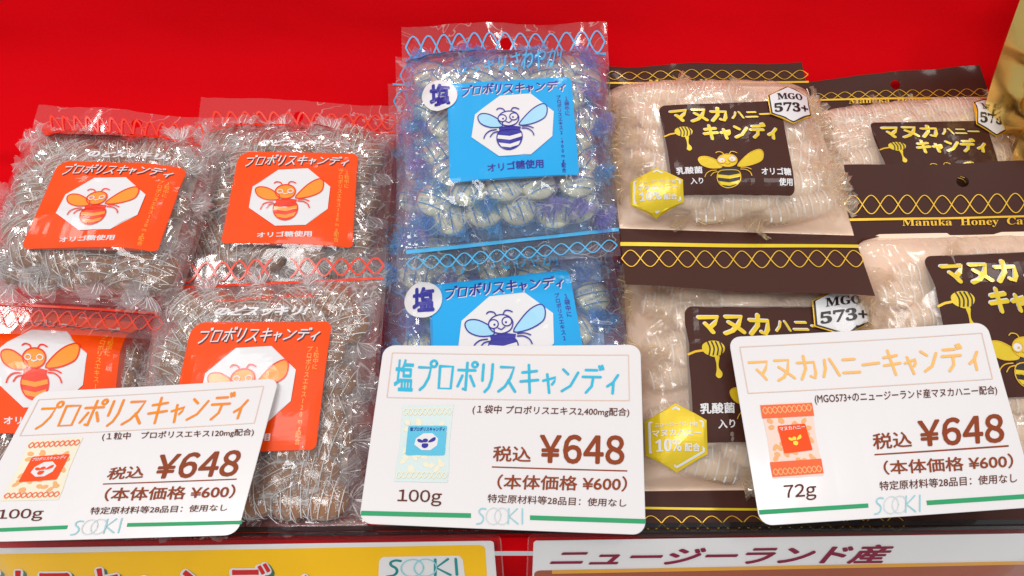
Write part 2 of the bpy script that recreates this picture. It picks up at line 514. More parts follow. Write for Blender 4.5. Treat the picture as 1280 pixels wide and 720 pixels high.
M['candy_cream'] = solid('cream_candy', srgb(222, 216, 190), rough=.3, coat=.3, var=.08, vscale=90)
M['candy_beige'] = solid('beige_candy', srgb(255, 222, 188), rough=.3, coat=.3, var=.12, vscale=60)
M['back_print'] = solid('white_back_print', srgb(248, 226, 214), rough=.5, spec=.2)
M['back_print_blue'] = solid('pale_back_print', srgb(196, 222, 250), rough=.5, spec=.2)
M['cream_inside'] = solid('cream_inner_film', srgb(255, 224, 200), rough=.5, spec=.2)
M['acryl'] = film('clear_acrylic', tint=(.30, .30, .31, 1), haze=.01, rough=.03, gain=1.0, base=.0, bump=0, bscale=10)
M['sleeve'] = film('clear_vinyl_sleeve', haze=.0, rough=.06, gain=.25, base=.0, bump=.12, bscale=20)
M['tape'] = film('clear_tape', haze=.2, rough=.2, gain=1.2, base=.05, bump=.2, bscale=50)

# ------------------------------------------------------------------ the red cloth: table slope, and the cloth rising behind
def cloth_profile():
    """cross-section in the plane x = const, as (y, z): slope under the bags, then a wall of cloth leaning back"""
    p_front = DISP.hit(640, 690, -0.004)
    p_wall = DISP.hit(640, 112, -0.004)
    return p_front, p_wall
pf, pw = cloth_profile()

def cloth_back(u, v):
    """one sheet: the slope under the bags, a rounded turn, then the wall of cloth"""
    x = -1.4 + 2.8 * u
    a = np.array([pf[1], pf[2]]); c = np.array([pw[1], pw[2]])
    d1 = (c - a) / np.linalg.norm(c - a); d2 = np.array([.16, .62]) / math.hypot(.16, .62)
    Lf = np.linalg.norm(c - a); rr = .045
    s_ = v * 1.30 * (Lf + .40) / 1.30
    fl = np.minimum(s_, Lf - rr); k = np.clip((s_ - (Lf - rr)) / (2 * rr), 0, 1); up = np.maximum(s_ - (Lf + rr), 0)
    p0 = a + d1 * (Lf - rr); p2 = c + d2 * rr
    on_f = a + fl[:, None] * d1
    bz = p0 * ((1 - k) ** 2)[:, None] + c * (2 * k * (1 - k))[:, None] + p2 * (k ** 2)[:, None]
    yz = np.where((s_ < Lf - rr)[:, None], on_f, bz + up[:, None] * d2)
    w = np.clip((s_ - Lf) / .08, 0, 1)
    y = yz[:, 0] + w * (.026 * (vnoise(x * 4, s_ * 5 + 3, 11) - .3) + .015 * (vnoise(x * 9 + s_ * 9, s_ * 11, 12) - .5) + .0035 * (ridge(x * 8 + s_ * 20, s_ * 14, 14, 2) - .5))
    z = yz[:, 1] + (1 - w) * .003 * (vnoise(x * 14 + 5, s_ * 18, 3) - .5)
    # over a box edge at the back the cloth makes a low step
    q = np.clip((s_ - Lf * .80 - .006 * np.sin(x * 5)) / .008, 0, 1) * np.clip((Lf + rr - s_) / .05, 0, 1); z = z + .006 * q * q * (3 - 2 * q)
    return np.c_[x, y, z]
V_, F_ = grid(220, 320, cloth_back)
o = add('cloth_ground', V_, F_, M['cloth'], smooth=True); o['kind'] = 'structure'

# the front of the table: cloth hanging down below the slope
def cloth_front(u, v):
    x = -1.4 + 2.8 * u
    return np.c_[x, pf[1] - .002 - .025 * v + .004 * np.sin(x * 30) * v, pf[2] - .6 * v]
V_, F_ = grid(140, 30, cloth_front)
o = add('table_skirt', V_, F_, M['cloth'], smooth=True); o['kind'] = 'structure'

# ------------------------------------------------------------------ bags
class Bag:
    """film pillow stretched over four corner points; s left to right, t top to bottom"""
    def __init__(self, quad, hs, T, th, tb, seed, mask=None):
        self.q = quad
        self.C = np.array([DISP.hit(p[0], p[1], h) for p, h in zip(quad, hs)])
        self.T, self.th, self.tb, self.seed, self.mask = T, th, tb, seed, mask
        self.n = N0; self.flats = []
    def Hs(self, s, t):
        a = np.clip(np.abs(2 * s - 1), 0, 1); g = (1 - a ** 4.2) ** .72
        x = np.clip((t - self.th) / (self.tb - self.th), 0, 1)
        k = (1 - np.abs(2 * x - 1) ** 4.5) ** .7
        e = np.clip(np.minimum(x, 1 - x) / .045, 0, 1); k = k * e * e * (3 - 2 * e) ** 1
        return self.T * g * k
    def W(self, s, t):
        sd = self.seed
        body = np.clip((t - self.th) / .03, 0, 1) * np.clip((self.tb - t) / .03, 0, 1)
        edge = np.minimum(np.clip((t - self.th), 0, 1), np.clip((self.tb - t), 0, 1))
        sx = vnoise(s * 3, t * 3, sd + 9)
        pl = ridge(s * 22 + sx * 2.5, t * 3, sd, 2) - .6
        w = .0026 * pl * np.exp(-edge / .07) * body
        cr = ridge(s * 8 + sx * 3, t * 8 + vnoise(s * 4, t * 4, sd + 5) * 3, sd + 20, 3) - .62
        m = 1.0
        if self.mask is not None:
            for (s0, t0, s1, t1) in [self.mask] + self.flats:
                dx = np.maximum(np.maximum(s0 - s, s - s1), 0); dy = np.maximum(np.maximum(t0 - t, t - t1), 0)
                m = np.minimum(m, np.clip(np.hypot(dx, dy) / .05, 0, 1))
        w = w + .0010 * ((1 - np.abs(2 * vnoise(s * 5 + t, t * 6, sd + 40) - 1)) ** 2 - .4) * body
        w = w + .0042 * cr * body * (.05 + .95 * m) * np.clip(1.15 - np.abs(2 * s - 1) ** 6, 0, 1)
        sd_e = np.exp(-(1 - np.abs(2 * s - 1)) / .06)
        w = w + .0012 * (ridge(t * 26, s * 2, sd + 31, 2) - .5) * sd_e * body
        hd = np.clip((self.th - t) / max(self.th, .01), 0, 1)
        w = w + hd * .0015 * (1 + np.sin(s * 9 + sd)) + hd * .0022 * vnoise(s * 7, t * 2, sd + 2)
        bt = np.clip((t - self.tb) / max(1 - self.tb, .01), 0, 1)
        w = w + bt * .0012 * (1 + np.sin(s * 8 + 2 * sd))
        return w
    def P(self, s, t, e=0.0, smooth=False):
        s = np.asarray(s, float); t = np.asarray(t, float)
        h = self.Hs(s, t) + (0 if smooth else self.W(s, t)) + e
        return bil(self.C, s, t) + np.asarray(h)[..., None] * self.n
    def st(self, px, py):
        px = np.asarray(px, float); py = np.asarray(py, float)
        s, t = inv_bil(self.q, px, py)
        s = np.clip(s, .02, .98); t = np.clip(t, .02, .98)
        f = lambda a, b: np.stack(project(self.P(a, b, smooth=True)), -1)
        tgt = np.stack([px, py], -1)
        for _ in range(30):
            p = f(s, t); d = 1e-4
            ds = (f(s + d, t) - p) / d; dt = (f(s, t + d) - p) / d
            e = tgt - p
            det = ds[..., 0] * dt[..., 1] - ds[..., 1] * dt[..., 0]
            a = (e[..., 0] * dt[..., 1] - e[..., 1] * dt[..., 0]) / det
            b = (ds[..., 0] * e[..., 1] - ds[..., 1] * e[..., 0]) / det
            s = s + np.clip(a, -.05, .05) * .8; t = t + np.clip(b, -.05, .05) * .8
            s = np.clip(s, -.3, 1.3); t = np.clip(t, -.3, 1.3)
        return s, t
    def onpx(self, quad):
        """map from the unit square of a print to the bag, the print's four corners given in photo pixels"""
        c = [self.st(np.array([p[0]]), np.array([p[1]])) for p in quad]
        q = np.array([(a[0], b[0]) for a, b in c])
        return self.onst(q)
    def onst(self, q):
        def f(u, v, e):
            p = bil(q, u, v)
            return self.P(p[..., 0], p[..., 1], e)
        return f

def sheet(bag, nx, ny, e=0.0, hole=None, smooth=True, s0=0, s1=1, t0=0, t1=1, back=False, ragged=0.0):
    def f(u, v):
        s = s0 + (s1 - s0) * u; t = t0 + (t1 - t0) * v
        if hole is not None:
            # pull the vertices next to the punched hole onto its rim
            cs, ct, rs, rt = hole
            dx = (s - cs) / rs; dy = (t - ct) / rt; r = np.hypot(dx, dy) + 1e-9
            snap = np.abs(r - 1) < .42
            s = np.where(snap, cs + dx / r * rs, s); t = np.where(snap, ct + dy / r * rt, t)
        if ragged:
            t = np.where(v < 1e-6, t + ragged * (vnoise(u * 30, u * 0, bag.seed + 3) - .5), t)
        if back:
            return bil(bag.C, s, t) + bag.n * (e + .0008 * (vnoise(s * 6, t * 6, bag.seed) - .5))[:, None]
        return bag.P(s, t, e)
    P, Fc = grid(nx, ny, f)
    if hole is not None:
        u, v = np.meshgrid(np.linspace(s0, s1, nx + 1), np.linspace(t0, t1, ny + 1)); u = u.ravel(); v = v.ravel()
        c = Fc.mean(1) if False else None
        cu = u[Fc].mean(1); cv = v[Fc].mean(1)
        keep = np.hypot((cu - hole[0]) / hole[2], (cv - hole[1]) / hole[3]) > .85
        Fc = Fc[keep]
    return P, Fc

def helix(n, amp=.5, w=.02, asp=8, ph=0.0, gap=None, k=14):
    """two crossing waves making a chain of eyes across the unit square"""
    out = []
    for sg in (1, -1):
        pts = [(x, .5 + sg * (amp - .0) * math.sin(math.pi * (x * n + ph)) * .96) for x in np.linspace(0, 1, n * k + 1)]
        if gap:
            out.append([p for p in pts if p[0] < gap[0]]); out.append([p for p in pts if p[0] > gap[1]])
        else: out.append(pts)
    return strokes2d(out, w, asp)

def bar(y0, y1, n=90):
    P, Fc = grid(n, 1, lambda u, v: np.c_[u, y0 + (y1 - y0) * v])
    return P, [tuple(f) for f in Fc]

# bee emblem, in the unit square of its octagon (measured on the second orange bag)
def B2(pts): return [((x - 262) / 365, (y - 418) / 257) for x, y in pts]
OCT = B2([(392, 420), (527, 418), (627, 500), (617, 602), (520, 674), (380, 672), (262, 590), (280, 497)])
WING_L = [tuple(p) for p in smooth_line(B2([(292, 512), (308, 498), (345, 502), (392, 530), (400, 545), (392, 558), (345, 558), (305, 540)]), 3, True)]
WING_R = [tuple(p) for p in smooth_line(B2([(472, 552), (500, 515), (540, 482), (580, 466), (597, 480), (594, 512), (575, 532), (525, 550)]), 3, True)]
HEAD = [tuple(p) for p in smooth_line(B2([(427, 490), (458, 498), (472, 520), (460, 545), (427, 555), (394, 545), (380, 520), (396, 498)]), 3, True)]
NECK = B2([(382, 560), (430, 552), (480, 560), (476, 574), (430, 580), (386, 574)])
BODY = [tuple(p) for p in smooth_line(B2([(385, 575), (430, 570), (474, 575), (484, 605), (468, 636), (428, 650), (390, 638), (373, 608)]), 3, True)]
STRIPES = [B2([(378, 590), (430, 597), (480, 588), (483, 602), (430, 612), (375, 604)]), B2([(380, 620), (430, 628), (476, 618), (468, 634), (430, 642), (392, 636)])]
FEEL = [B2([(412, 492), (404, 480), (386, 476), (376, 482)]), B2([(438, 490), (446, 478), (460, 478), (473, 484)])]
LEGS = [B2([(372, 570), (345, 572), (325, 584), (316, 600)]), B2([(378, 578), (358, 582), (344, 596)]),
        B2([(484, 568), (508, 570), (528, 582), (536, 598)]), B2([(486, 560), (512, 560), (534, 568)])]

def bee(mapf, parent, wing, line, headc, bodyc, stripe, e=.0004, mapasp=1.35, eyes='closed', lw=.014):
    em = decal('bee_emblem', fill2d(WING_L, .1), mapf, wing, parent, e)
    decal('bee_emblem', fill2d(WING_R, .1), mapf, wing, parent, e)
    decal('bee_emblem', fill2d(BODY, .1), mapf, bodyc, parent, e)
    decal('bee_emblem', merge([fill2d(p, .1) for p in STRIPES]), mapf, stripe, parent, e + .00012)
    decal('bee_emblem', fill2d(NECK, .1), mapf, bodyc if eyes != 'closed' else line, parent, e + .00008)
    decal('bee_emblem', fill2d(HEAD, .1), mapf, headc, parent, e + .0001)
    L = [WING_L + WING_L[:1], WING_R + WING_R[:1], BODY + BODY[:1]]
    decal('bee_outline', strokes2d(L, lw, mapasp), mapf, line, parent, e + .00016)
    L = [HEAD + HEAD[:1]] + [[tuple(p) for p in smooth_line(q, 4)] for q in FEEL + LEGS]
    decal('bee_outline', strokes2d(L, lw, mapasp), mapf, line, parent, e + .0003)
    if eyes == 'closed':
        E = [ellipse(.385, .40, .034, .034, 12), ellipse(.515, .40, .034, .034, 12)]
        decal('bee_face', strokes2d([q + q[:1] for q in E] + [B2([(417, 530), (427, 534), (438, 530)])], .012, mapasp), mapf, M['white'], parent, e + .00045)
    else:
        E = [ellipse(.375, .40, .05, .06, 16), ellipse(.515, .38, .05, .06, 16)]
        decal('bee_face', merge([fill2d(q, 0) for q in E]), mapf, M['white'], parent, e + .00035)
        D = strokes2d([q + q[:1] for q in E] + [B2([(415, 536), (427, 542), (440, 534)])], .012, mapasp)
        D2 = merge([fill2d(ellipse(.385, .41, .012, .016, 8), 0), fill2d(ellipse(.505, .39, .012, .016, 8), 0)])
        decal('bee_face', D, mapf, line, parent, e + .00055)
        decal('bee_face', D2, mapf, line, parent, e + .0005)

def units(quad, pts):
    u, v = inv_bil(quad, [p[0] for p in pts], [p[1] for p in pts])
    return list(zip(u, v))

def sub(mapf, q):
    """map a print of its own unit square into a quad of the label's unit square"""
    q = np.array(q, float)
    def f(u, v, e):
        p = bil(q, u, v)
        return mapf(p[..., 0], p[..., 1], e)
    return f

# -------------------------------------------------------- the wrapped candies
def candy_meshes(kind, seed):
    rnd = np.random.RandomState(seed)
    if kind == 'propolis': a, b, c, fan, body, wrap, fanm, lnm = .0136, .0116, .0062, .0115, 'candy_brown', 'wrap', 'wrap_fan', 'white_line'
    elif kind == 'salt': a, b, c, fan, body, wrap, fanm, lnm = .0110, .0108, .0046, .0115, 'candy_cream', 'wrap_blue', 'fan_blue' if seed % 2 else 'fan_violet', 'blue_wline'
    else: a, b, c, fan, body, wrap, fanm, lnm = .0175, .0082, .0056, .013, 'candy_beige', 'wrap_beige', 'fan_gold', 'cream_line'
    pw_ = 2.0 if kind != 'manuka' else 3.0
    # candy
    th, ph = np.meshgrid(np.linspace(0, 2 * np.pi, 25)[:-1], np.linspace(0, np.pi, 15))
    x = np.sign(np.cos(ph)) * np.abs(np.cos(ph)) ** (2 / pw_ if pw_ > 2 else 1) * a
    rr = np.sin(ph)
    V = np.stack([x.ravel(), (rr * np.cos(th) * b).ravel(), (rr * np.sin(th) * c).ravel()], -1)
    i = np.arange(15 * 24).reshape(15, 24); j = np.roll(i, -1, 1)
    Fq = np.stack([i[:-1], i[1:], j[1:], j[:-1]], -1).reshape(-1, 4)
    m_body = new_mesh('candy', V, Fq, M[body], True)
    # film round the candy: same form, a little larger, crumpled, faceted
    nA, nR = 34, 44
    T = np.linspace(-1, 1, nA + 1)
    th = np.linspace(0, 2 * np.pi, nR + 1)[:-1]
    TT, TH = np.meshgrid(T, th, indexing='ij')
    A = a * 1.12
    prof = np.clip(1 - np.abs(TT) ** (2.2 if pw_ == 2 else 4), 0, 1) ** .5
    prof = np.maximum(prof * 1.09, .16)
    cr = ridge(TT * 5 + 9, TH * 2.2, seed * 7 + 1, 3) - .55
    prof = prof * (1 + .15 * cr * (.3 + TT ** 2)) + .10 * np.abs(TT) ** 3 * np.sin(TH * 9 + seed)
    V = np.stack([TT * A, prof * b * np.cos(TH), prof * c * np.sin(TH)], -1).reshape(-1, 3)
    i = np.arange((nA + 1) * nR).reshape(nA + 1, nR); j = np.roll(i, -1, 1)
    Fq = np.stack([i[:-1], i[1:], j[1:], j[:-1]], -1).reshape(-1, 4)
    Fq = [tuple(f) for f in Fq]; FM = [0] * len(Fq); Vl = [tuple(v) for v in V]
    for _ in range(26 if kind != 'manuka' else 10):  # short creases, their glint painted on as thin ribbons
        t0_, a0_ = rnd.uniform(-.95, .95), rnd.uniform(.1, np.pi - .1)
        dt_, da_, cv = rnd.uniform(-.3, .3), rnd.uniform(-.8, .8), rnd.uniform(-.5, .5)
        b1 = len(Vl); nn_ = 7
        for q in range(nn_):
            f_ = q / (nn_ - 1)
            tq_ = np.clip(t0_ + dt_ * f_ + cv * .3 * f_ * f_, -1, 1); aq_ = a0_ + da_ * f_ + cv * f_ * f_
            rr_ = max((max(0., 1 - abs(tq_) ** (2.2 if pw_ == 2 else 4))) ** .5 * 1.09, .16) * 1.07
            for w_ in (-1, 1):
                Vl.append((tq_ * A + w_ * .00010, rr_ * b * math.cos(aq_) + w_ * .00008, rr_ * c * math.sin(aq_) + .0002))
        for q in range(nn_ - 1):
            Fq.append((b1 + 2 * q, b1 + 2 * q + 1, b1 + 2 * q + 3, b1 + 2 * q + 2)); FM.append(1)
    m_wrap = new_mesh('wrapper', Vl, Fq, M[wrap], False)
    m_wrap.materials.append(M[fanm.replace('wrap_fan', 'fold_white').replace('fan_', 'fold_')]); m_wrap.polygons.foreach_set('material_index', FM)
    # twisted ends: pleated fans
    m_fans = []
    for sd in (-1, 1):
        VV = []; FF = []; bb = 0
        nP = 18; nL = 6; FM = []
        base_ = sd * A
        lean = rnd.uniform(-.5, .5)
        for layer in range(2):
            pts = []
            spread = rnd.uniform(.8, 1.15)
            edge = 1 + .3 * (rnd.rand(nP + 1) - .5)
            jit = .12 * (rnd.rand(nP + 1) - .5); cur = rnd.uniform(-.7, .7)
            pz_ = rnd.rand(nP + 1) * .8 + .6
            w1, w2 = rnd.uniform(1.5, 4), rnd.uniform(0, 6)
            for l in range(nL + 1):
                q = l / nL
                for p in range(nP + 1):
                    ang = (p / nP - .5) * 2 * spread + jit[p] * q + cur * q * q
                    jag = (1 if p % 2 else -1) * pz_[p]
                    L = fan * q * (1 + (edge[p] - 1) * q) * (1 - .15 * layer)
                    ang2 = ang + lean * q * .4
                    xx = base_ * .97 + sd * L * math.cos(ang2)
                    yy = L * math.sin(ang2) + (p / nP - .5) * .0045
                    zz = jag * (.0003 + .0007 * q) + (.0026 * q * math.sin(q * 4 + w2 + p * .5) + .0012 * q * q * math.sin(ang * w1 + w2 + layer * 2)) + (layer - .5) * .0024 * q
                    pts.append((xx, yy, zz))
            VV += pts
            for l in range(nL):
                for p in range(nP):
                    k0 = bb + l * (nP + 1) + p
                    FF.append((k0, k0 + 1, k0 + nP + 2, k0 + nP + 1)); FM.append(0)
            # light caught on the pressed pleat crests, painted on as thin solid-coloured ribbons
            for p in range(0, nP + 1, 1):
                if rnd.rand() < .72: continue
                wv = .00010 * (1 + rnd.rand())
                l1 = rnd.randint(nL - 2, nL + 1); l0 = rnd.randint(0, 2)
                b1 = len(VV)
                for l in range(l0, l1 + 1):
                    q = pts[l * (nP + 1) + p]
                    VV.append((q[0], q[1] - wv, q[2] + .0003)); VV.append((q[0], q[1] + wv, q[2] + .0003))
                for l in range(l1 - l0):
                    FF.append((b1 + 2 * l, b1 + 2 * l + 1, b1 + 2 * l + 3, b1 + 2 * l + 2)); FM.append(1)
            bb = len(VV)
        mf = new_mesh('twisted_end', VV, FF, M[fanm], False); mf.materials.append(M[fanm.replace('wrap_fan', 'fold_white').replace('fan_', 'fold_')]); mf.polygons.foreach_set('material_index', FM); m_fans.append(mf)
    # printed stripes and lettering on the wrapper
    parts = []
    def onw(u, v, e, R_=1.13):
        """u, v in metres over the candy's face"""
        rx = np.clip(np.abs(u / (a * 1.14)), 0, .985)
        if pw_ == 2: yl = b * R_ * np.sqrt(1 - rx ** 2.2)
        else: yl = b * R_ * np.sqrt(1 - rx ** 4)
        vv = np.clip(v / np.maximum(yl, 1e-5), -.97, .97)
        hh = c * R_ * (yl / (b * R_)) * np.sqrt(1 - vv ** 2)
        return np.stack([u, vv * yl, hh + e], -1)
    L = []
    step = .0052 if kind != 'salt' else .0068
    tilt = .12 if kind != 'manuka' else .05
    for k in range(-4, 5):
        x0 = k * step
        ln = [(x0 + q * tilt * b * 2, q * b * .94 * 2) for q in np.linspace(-.5, .5, 13)]
        ln = [(x_, y_) for x_, y_ in ln if abs(x_) < a * .99 and (x_ / (a * 1.06)) ** 2 + (y_ / (b * 1.06)) ** 2 < (1 if pw_ == 2 else 1.5)]
        if len(ln) > 2: L.append(ln)
    V, F = strokes2d(L, {'propolis': .00045, 'salt': .0007, 'manuka': .0009}[kind], 1.0)
    P = onw(V[:, 0], V[:, 1], .0002 + V[:, 2])
    VV = list(P); FF = list(F); bb = len(VV)
    txt = {'propolis': 'プロポリスキャンディ', 'salt': '塩プロポリスキャンディ', 'manuka': 'マヌカハニーキャンディ'}[kind]
    tv, tf = text2d(txt, .01)
    for k in range(-3, 3):
        x0 = (k + .5) * step
        if abs(x0) > a * .85: continue
        hl = b * .72 * math.sqrt(max(.05, 1 - (x0 / (a * 1.1)) ** 2))
        uu = x0 + (tv[:, 1] - .5) * .0022 + tilt * (tv[:, 0] - .5) * hl * 2
        vv = (tv[:, 0] - .5) * 2 * hl * (-1)
        P = onw(uu, vv, .00025)
        VV += list(P); FF += [tuple(i_ + bb for i_ in f) for f in tf]; bb = len(VV)
    m_prt = new_mesh('wrapper_print', VV, FF, M[lnm], False)
    return m_body, m_wrap, m_fans[0], m_fans[1], m_prt

CANDY = {k: [candy_meshes(k, s + 1) for s in range(4)] for k in ('propolis', 'salt', 'manuka')}
_rng = random.Random(5)
def put_candy(bag, kind, s, t, ang, label, group, depth=.5, tilt=6, k=None, scale=1.0):
    ms = CANDY[kind][_rng.randrange(4) if k is None else k]
    base = bil(bag.C, np.array(s), np.array(t))
    H = float(bag.Hs(np.array(s), np.array(t)))
    hl = {'propolis': .0145, 'salt': .0135, 'manuka': .019}[kind] * scale
    ca, sa = math.cos(R(ang)), math.sin(R(ang))
    ss = np.array([s, s + hl * ca / .14, s - hl * ca / .14, s - .009 * sa / .14, s + .009 * sa / .14]); tt = np.array([t, t - hl * sa / .2, t + hl * sa / .2, t - .009 * ca / .2, t + .009 * ca / .2])
    Hm = float((bag.Hs(ss, tt) + bag.W(ss, tt)).min())
    hh = {'propolis': .0072, 'salt': .0064, 'manuka': .0068}[kind] * scale
    if Hm < hh * .9: return
    p = base + bag.n * max(hh * .8, min(H * depth, Hm - hh - .0006))
    name = {'propolis': 'brown_candy', 'salt': 'salt_candy', 'manuka': 'honey_candy'}[kind]
    r = thing(name, p, label, 'candy', group)
    Zx = Matrix.Rotation(R(SLOPE), 4, 'X') @ Matrix.Rotation(R(ang), 4, 'Z') @ Matrix.Rotation(R(_rng.uniform(-tilt, tilt)), 4, 'X') @ Matrix.Rotation(R(_rng.uniform(-tilt, tilt) * .6), 4, 'Y')
    r.rotation_euler = Zx.to_euler()
    r.scale = (scale,) * 3
    for nm, me in zip(('candy', 'wrapper', 'twisted_end', 'twisted_end', 'wrapper_print'), ms):
        c = bpy.data.objects.new(nm, me); COL.objects.link(c); c.parent = r

ORD = ['', 'second ', 'third ', 'fourth ', 'fifth ', 'sixth ', 'seventh ', 'eighth ', 'ninth ', 'tenth ', 'eleventh ', 'twelfth ', 'thirteenth ', 'fourteenth ', 'fifteenth ', 'sixteenth ', 'seventeenth ']
def fill_bag(bag, kind, cols, rows, what, where, smin=.09, smax=.91, keep=None, angf=None, depth=.55, scale=1.0):
    """candies in rows; each is named by the side of the label it lies on and its turn there"""
    t0 = bag.th + .02; t1 = bag.tb - .02
    spots = []
    for r_ in range(rows):
        for c_ in range(cols):
            s = smin + (smax - smin) * (c_ + .5 + (.22 if r_ % 2 else -.22)) / cols + _rng.uniform(-.02, .02)
            t = t0 + (t1 - t0) * (r_ + .5) / rows + _rng.uniform(-.014, .014)
            if keep and not keep(s, t): continue
            ang = angf(s, t) if angf else _rng.uniform(0, 180)
            hl, hb = (.0245 * scale, .0115 * scale) if kind != 'manuka' else (.0275 * scale, .0105 * scale)
            ca, sa = abs(math.cos(R(ang))), abs(math.sin(R(ang)))
            Wd = np.linalg.norm(bil(bag.C, np.array(1.), np.array(t)) - bil(bag.C, np.array(0.), np.array(t)))
            Ln = np.linalg.norm(bil(bag.C, np.array(.5), np.array(1.)) - bil(bag.C, np.array(.5), np.array(0.)))
            ms = (hl * ca + hb * sa) * .85 / Wd; mt = (hl * .62 * sa + hb * .8 * ca) / Ln
            s = min(max(s, ms + .01), 1 - ms - .01); t = min(max(t, bag.th + mt + .005), bag.tb - mt - .005)
            m = bag.mask
            side = 'row'
            if m is not None:
                if m[0] + .09 < s < m[2] - .09 and m[1] + .06 < t < m[3] - .06: continue     # wholly behind the opaque label
                side = 'above' if t < m[1] + .02 else 'below' if t > m[3] - .02 else 'left of' if s < (m[0] + m[2]) / 2 else 'right of'
            spots.append((side, s, t, ang))
    for side in ('above', 'below', 'left of', 'right of', 'row'):
        L = [p for p in spots if p[0] == side]
        L.sort(key=(lambda p: p[2]) if side in ('left of', 'right of', 'row') else (lambda p: p[1]))
        for n_, (sd, s, t, ang) in enumerate(L):
            if side in ('left of', 'right of', 'row'): w = ORD[min(n_, 16)] + what + ' from the top'
            else: w = ORD[min(n_, 16)] + what + ' from the left'
            w = w.replace('from', 'counted from') if False else w
            lab = ('topmost ' if n_ == 0 and 'top' in w else 'leftmost ' if n_ == 0 else '') + (what if n_ == 0 else w)
            lab += (', %s the label, ' % side if side != 'row' else ', ') + where
            put_candy(bag, kind, s, t, ang, lab, '%s %s' % (what.replace('candy', 'candies'), where), depth * _rng.uniform(.9, 1.1), scale=scale)

# loose crumpled film between the candies, faceted so that it glitters
def crumple(bag, mat, parent, seed, nx=60, ny=80, depth=.38, amp=.0035, mask=True, name='crumpled_film'):
    rs = np.random.RandomState(seed)
    js = rs.rand((nx + 1) * (ny + 1)); 
    def f(u, v):
        s = .015 + .97 * u; t = bag.th + .008 + (bag.tb - bag.th - .016) * v
        H = bag.Hs(s, t) * depth
        w = ridge(s * 13, t * 15, seed, 3) - .6
        w2 = ridge(s * 34, t * 40, seed + 4, 2) - .6
        e = np.minimum(H + amp * 2 * w + amp * .7 * w2 + (js - .5) * .0009, bag.Hs(s, t) + bag.W(s, t) - .0006)
        return bil(bag.C, s, t) + bag.n * np.maximum(e, .001)[:, None]
    P, Fc = grid(nx, ny, f)
    return add(name, P, Fc, mat, parent)

# ---------------- kinds of bag
def make_bag(kind, label, quad, hs, T, th, tb, seed, lab, extra):
    """extra: dict of pixel quads for prints off the label"""
    bag = Bag(quad, hs, T, th, tb, seed)
    root = thing('candy_bag', bag.C.mean(0), label, 'candy bag', None)
    if lab is not None:
        c = [bag.st(np.array([p[0]]), np.array([p[1]])) for p in lab]
        ss = [float(a[0]) for a, b in c]; tt = [float(b[0]) for a, b in c]
        bag.mask = (min(ss), min(tt), max(ss), max(tt))
    bag.root = root
    bag.lab = bag.onpx(lab) if lab is not None else None
    return bag

# orange propolis bag ------------------------------------------------
LQ2 = [(213, 325), (747, 335), (725, 760), (130, 738)]        # the measured label, zoomed crop of the second orange bag
def lq(pts): return units(LQ2, pts)
def orange_label(bag):
    f = bag.lab; root = bag.root
    lab = decal('label', fill2d(rrect(0, 0, 1, 1, (.10, .05, .045, .045), 1.15), .035), f, M['orange'], root, .00015)
    tq = sub(f, lq([(240, 347), (708, 360), (702, 402), (231, 398)]))
    tq2 = sub(f, lq([(243, 351), (711, 364), (705, 406), (234, 402)]))
    title = kana2d('ブロボリスキャンディ', 9.5, .105, [1, .9, 1.05, .85, 1, 1, .85, 1, 1.05, .8], .25)
    decal('lettering', title, tq2, M['shadow_ink'], lab, .0003)
    decal('lettering', title, tq, M['white'], lab, .0006)
    oc = sub(f, lq([(262, 418), (627, 418), (627, 675), (262, 675)]))
    decal('octagon', fill2d(OCT, .06), oc, M['white'], lab, .0006)
    bee(oc, lab, M['wing_orange'], M['orange_line'], M['wing_orange'], M['orange_line'], M['wing_orange'], .0008)
    decal('lettering', heavy('オリゴ糖使用', 0.027), sub(f, lq([(298, 696), (548, 698), (546, 722), (297, 720)])), M['white'], lab, .0003)
    decal('lettering', vtext2d('１粒中に', .02), sub(f, lq([(690, 422), (712, 423), (708, 502), (686, 500)])), M['wing_orange'], lab, .0003)
    decal('lettering', vtext2d('プロポリスエキス120mg配合', .02), sub(f, lq([(664, 420), (686, 421), (664, 742), (642, 740)])), M['wing_orange'], lab, .0003)
    return lab

def orange_bag(label, quad, hs, th, tb, seed, lab, head, headline, sukkiri=None, propolis=None, hole=None, gap=None, foot=None, footline=None, T=.024, cols=5, rows=8, keep=None, candies='', group=''):
    bag = make_bag('o', label, quad, hs, T, th, tb, seed, lab, None)
    root = bag.root
    P, Fc = sheet(bag, 170, 210, 0, hole, ragged=.004)
    fr = add('front_film', P, Fc, M['film'], root, True)
    P, Fc = sheet(bag, 14, 20, .0002, None, back=True, t0=bag.th * .97, t1=bag.tb + (1 - bag.tb) * .1)
    add('back_film', P, Fc, M['back_film'], root, True)
    P, Fc = sheet(bag, 12, 16, .0014, None, back=True, s0=.10, s1=.90, t0=bag.th + .06, t1=bag.tb - .075)
    add('back_panel', P, Fc, M['back_print'], root, True)
    crumple(bag, M['crumple'], root, seed * 3 + 1)
    orange_label(bag)
    if head: decal('helix_print', helix(13, .5, .010, 8.3, gap=gap), bag.onpx(head), M['orange_line'], fr, .0009)
    if headline: decal('line_print', bar(0, 1), bag.onpx(headline), M['orange_line'], fr, .0009)
    if foot: decal('helix_print', helix(13, .5, .0065, 8.3), bag.onpx(foot), M['orange_line'], fr, .0009)
    if footline: decal('line_print', bar(0, 1), bag.onpx(footline), M['orange_line'], fr, .0009)
    if sukkiri: decal('lettering', heavy('のどスッキリ!', .05, shear=.3), bag.onpx(sukkiri), M['white'], fr, .0018)
    if propolis: decal('lettering', text2d('propolis candy', .02, shear=.4), bag.onpx(propolis), M['orange_line'], fr, .0012)
    fill_bag(bag, 'propolis', cols, rows, candies, group, keep=keep)
    return bag

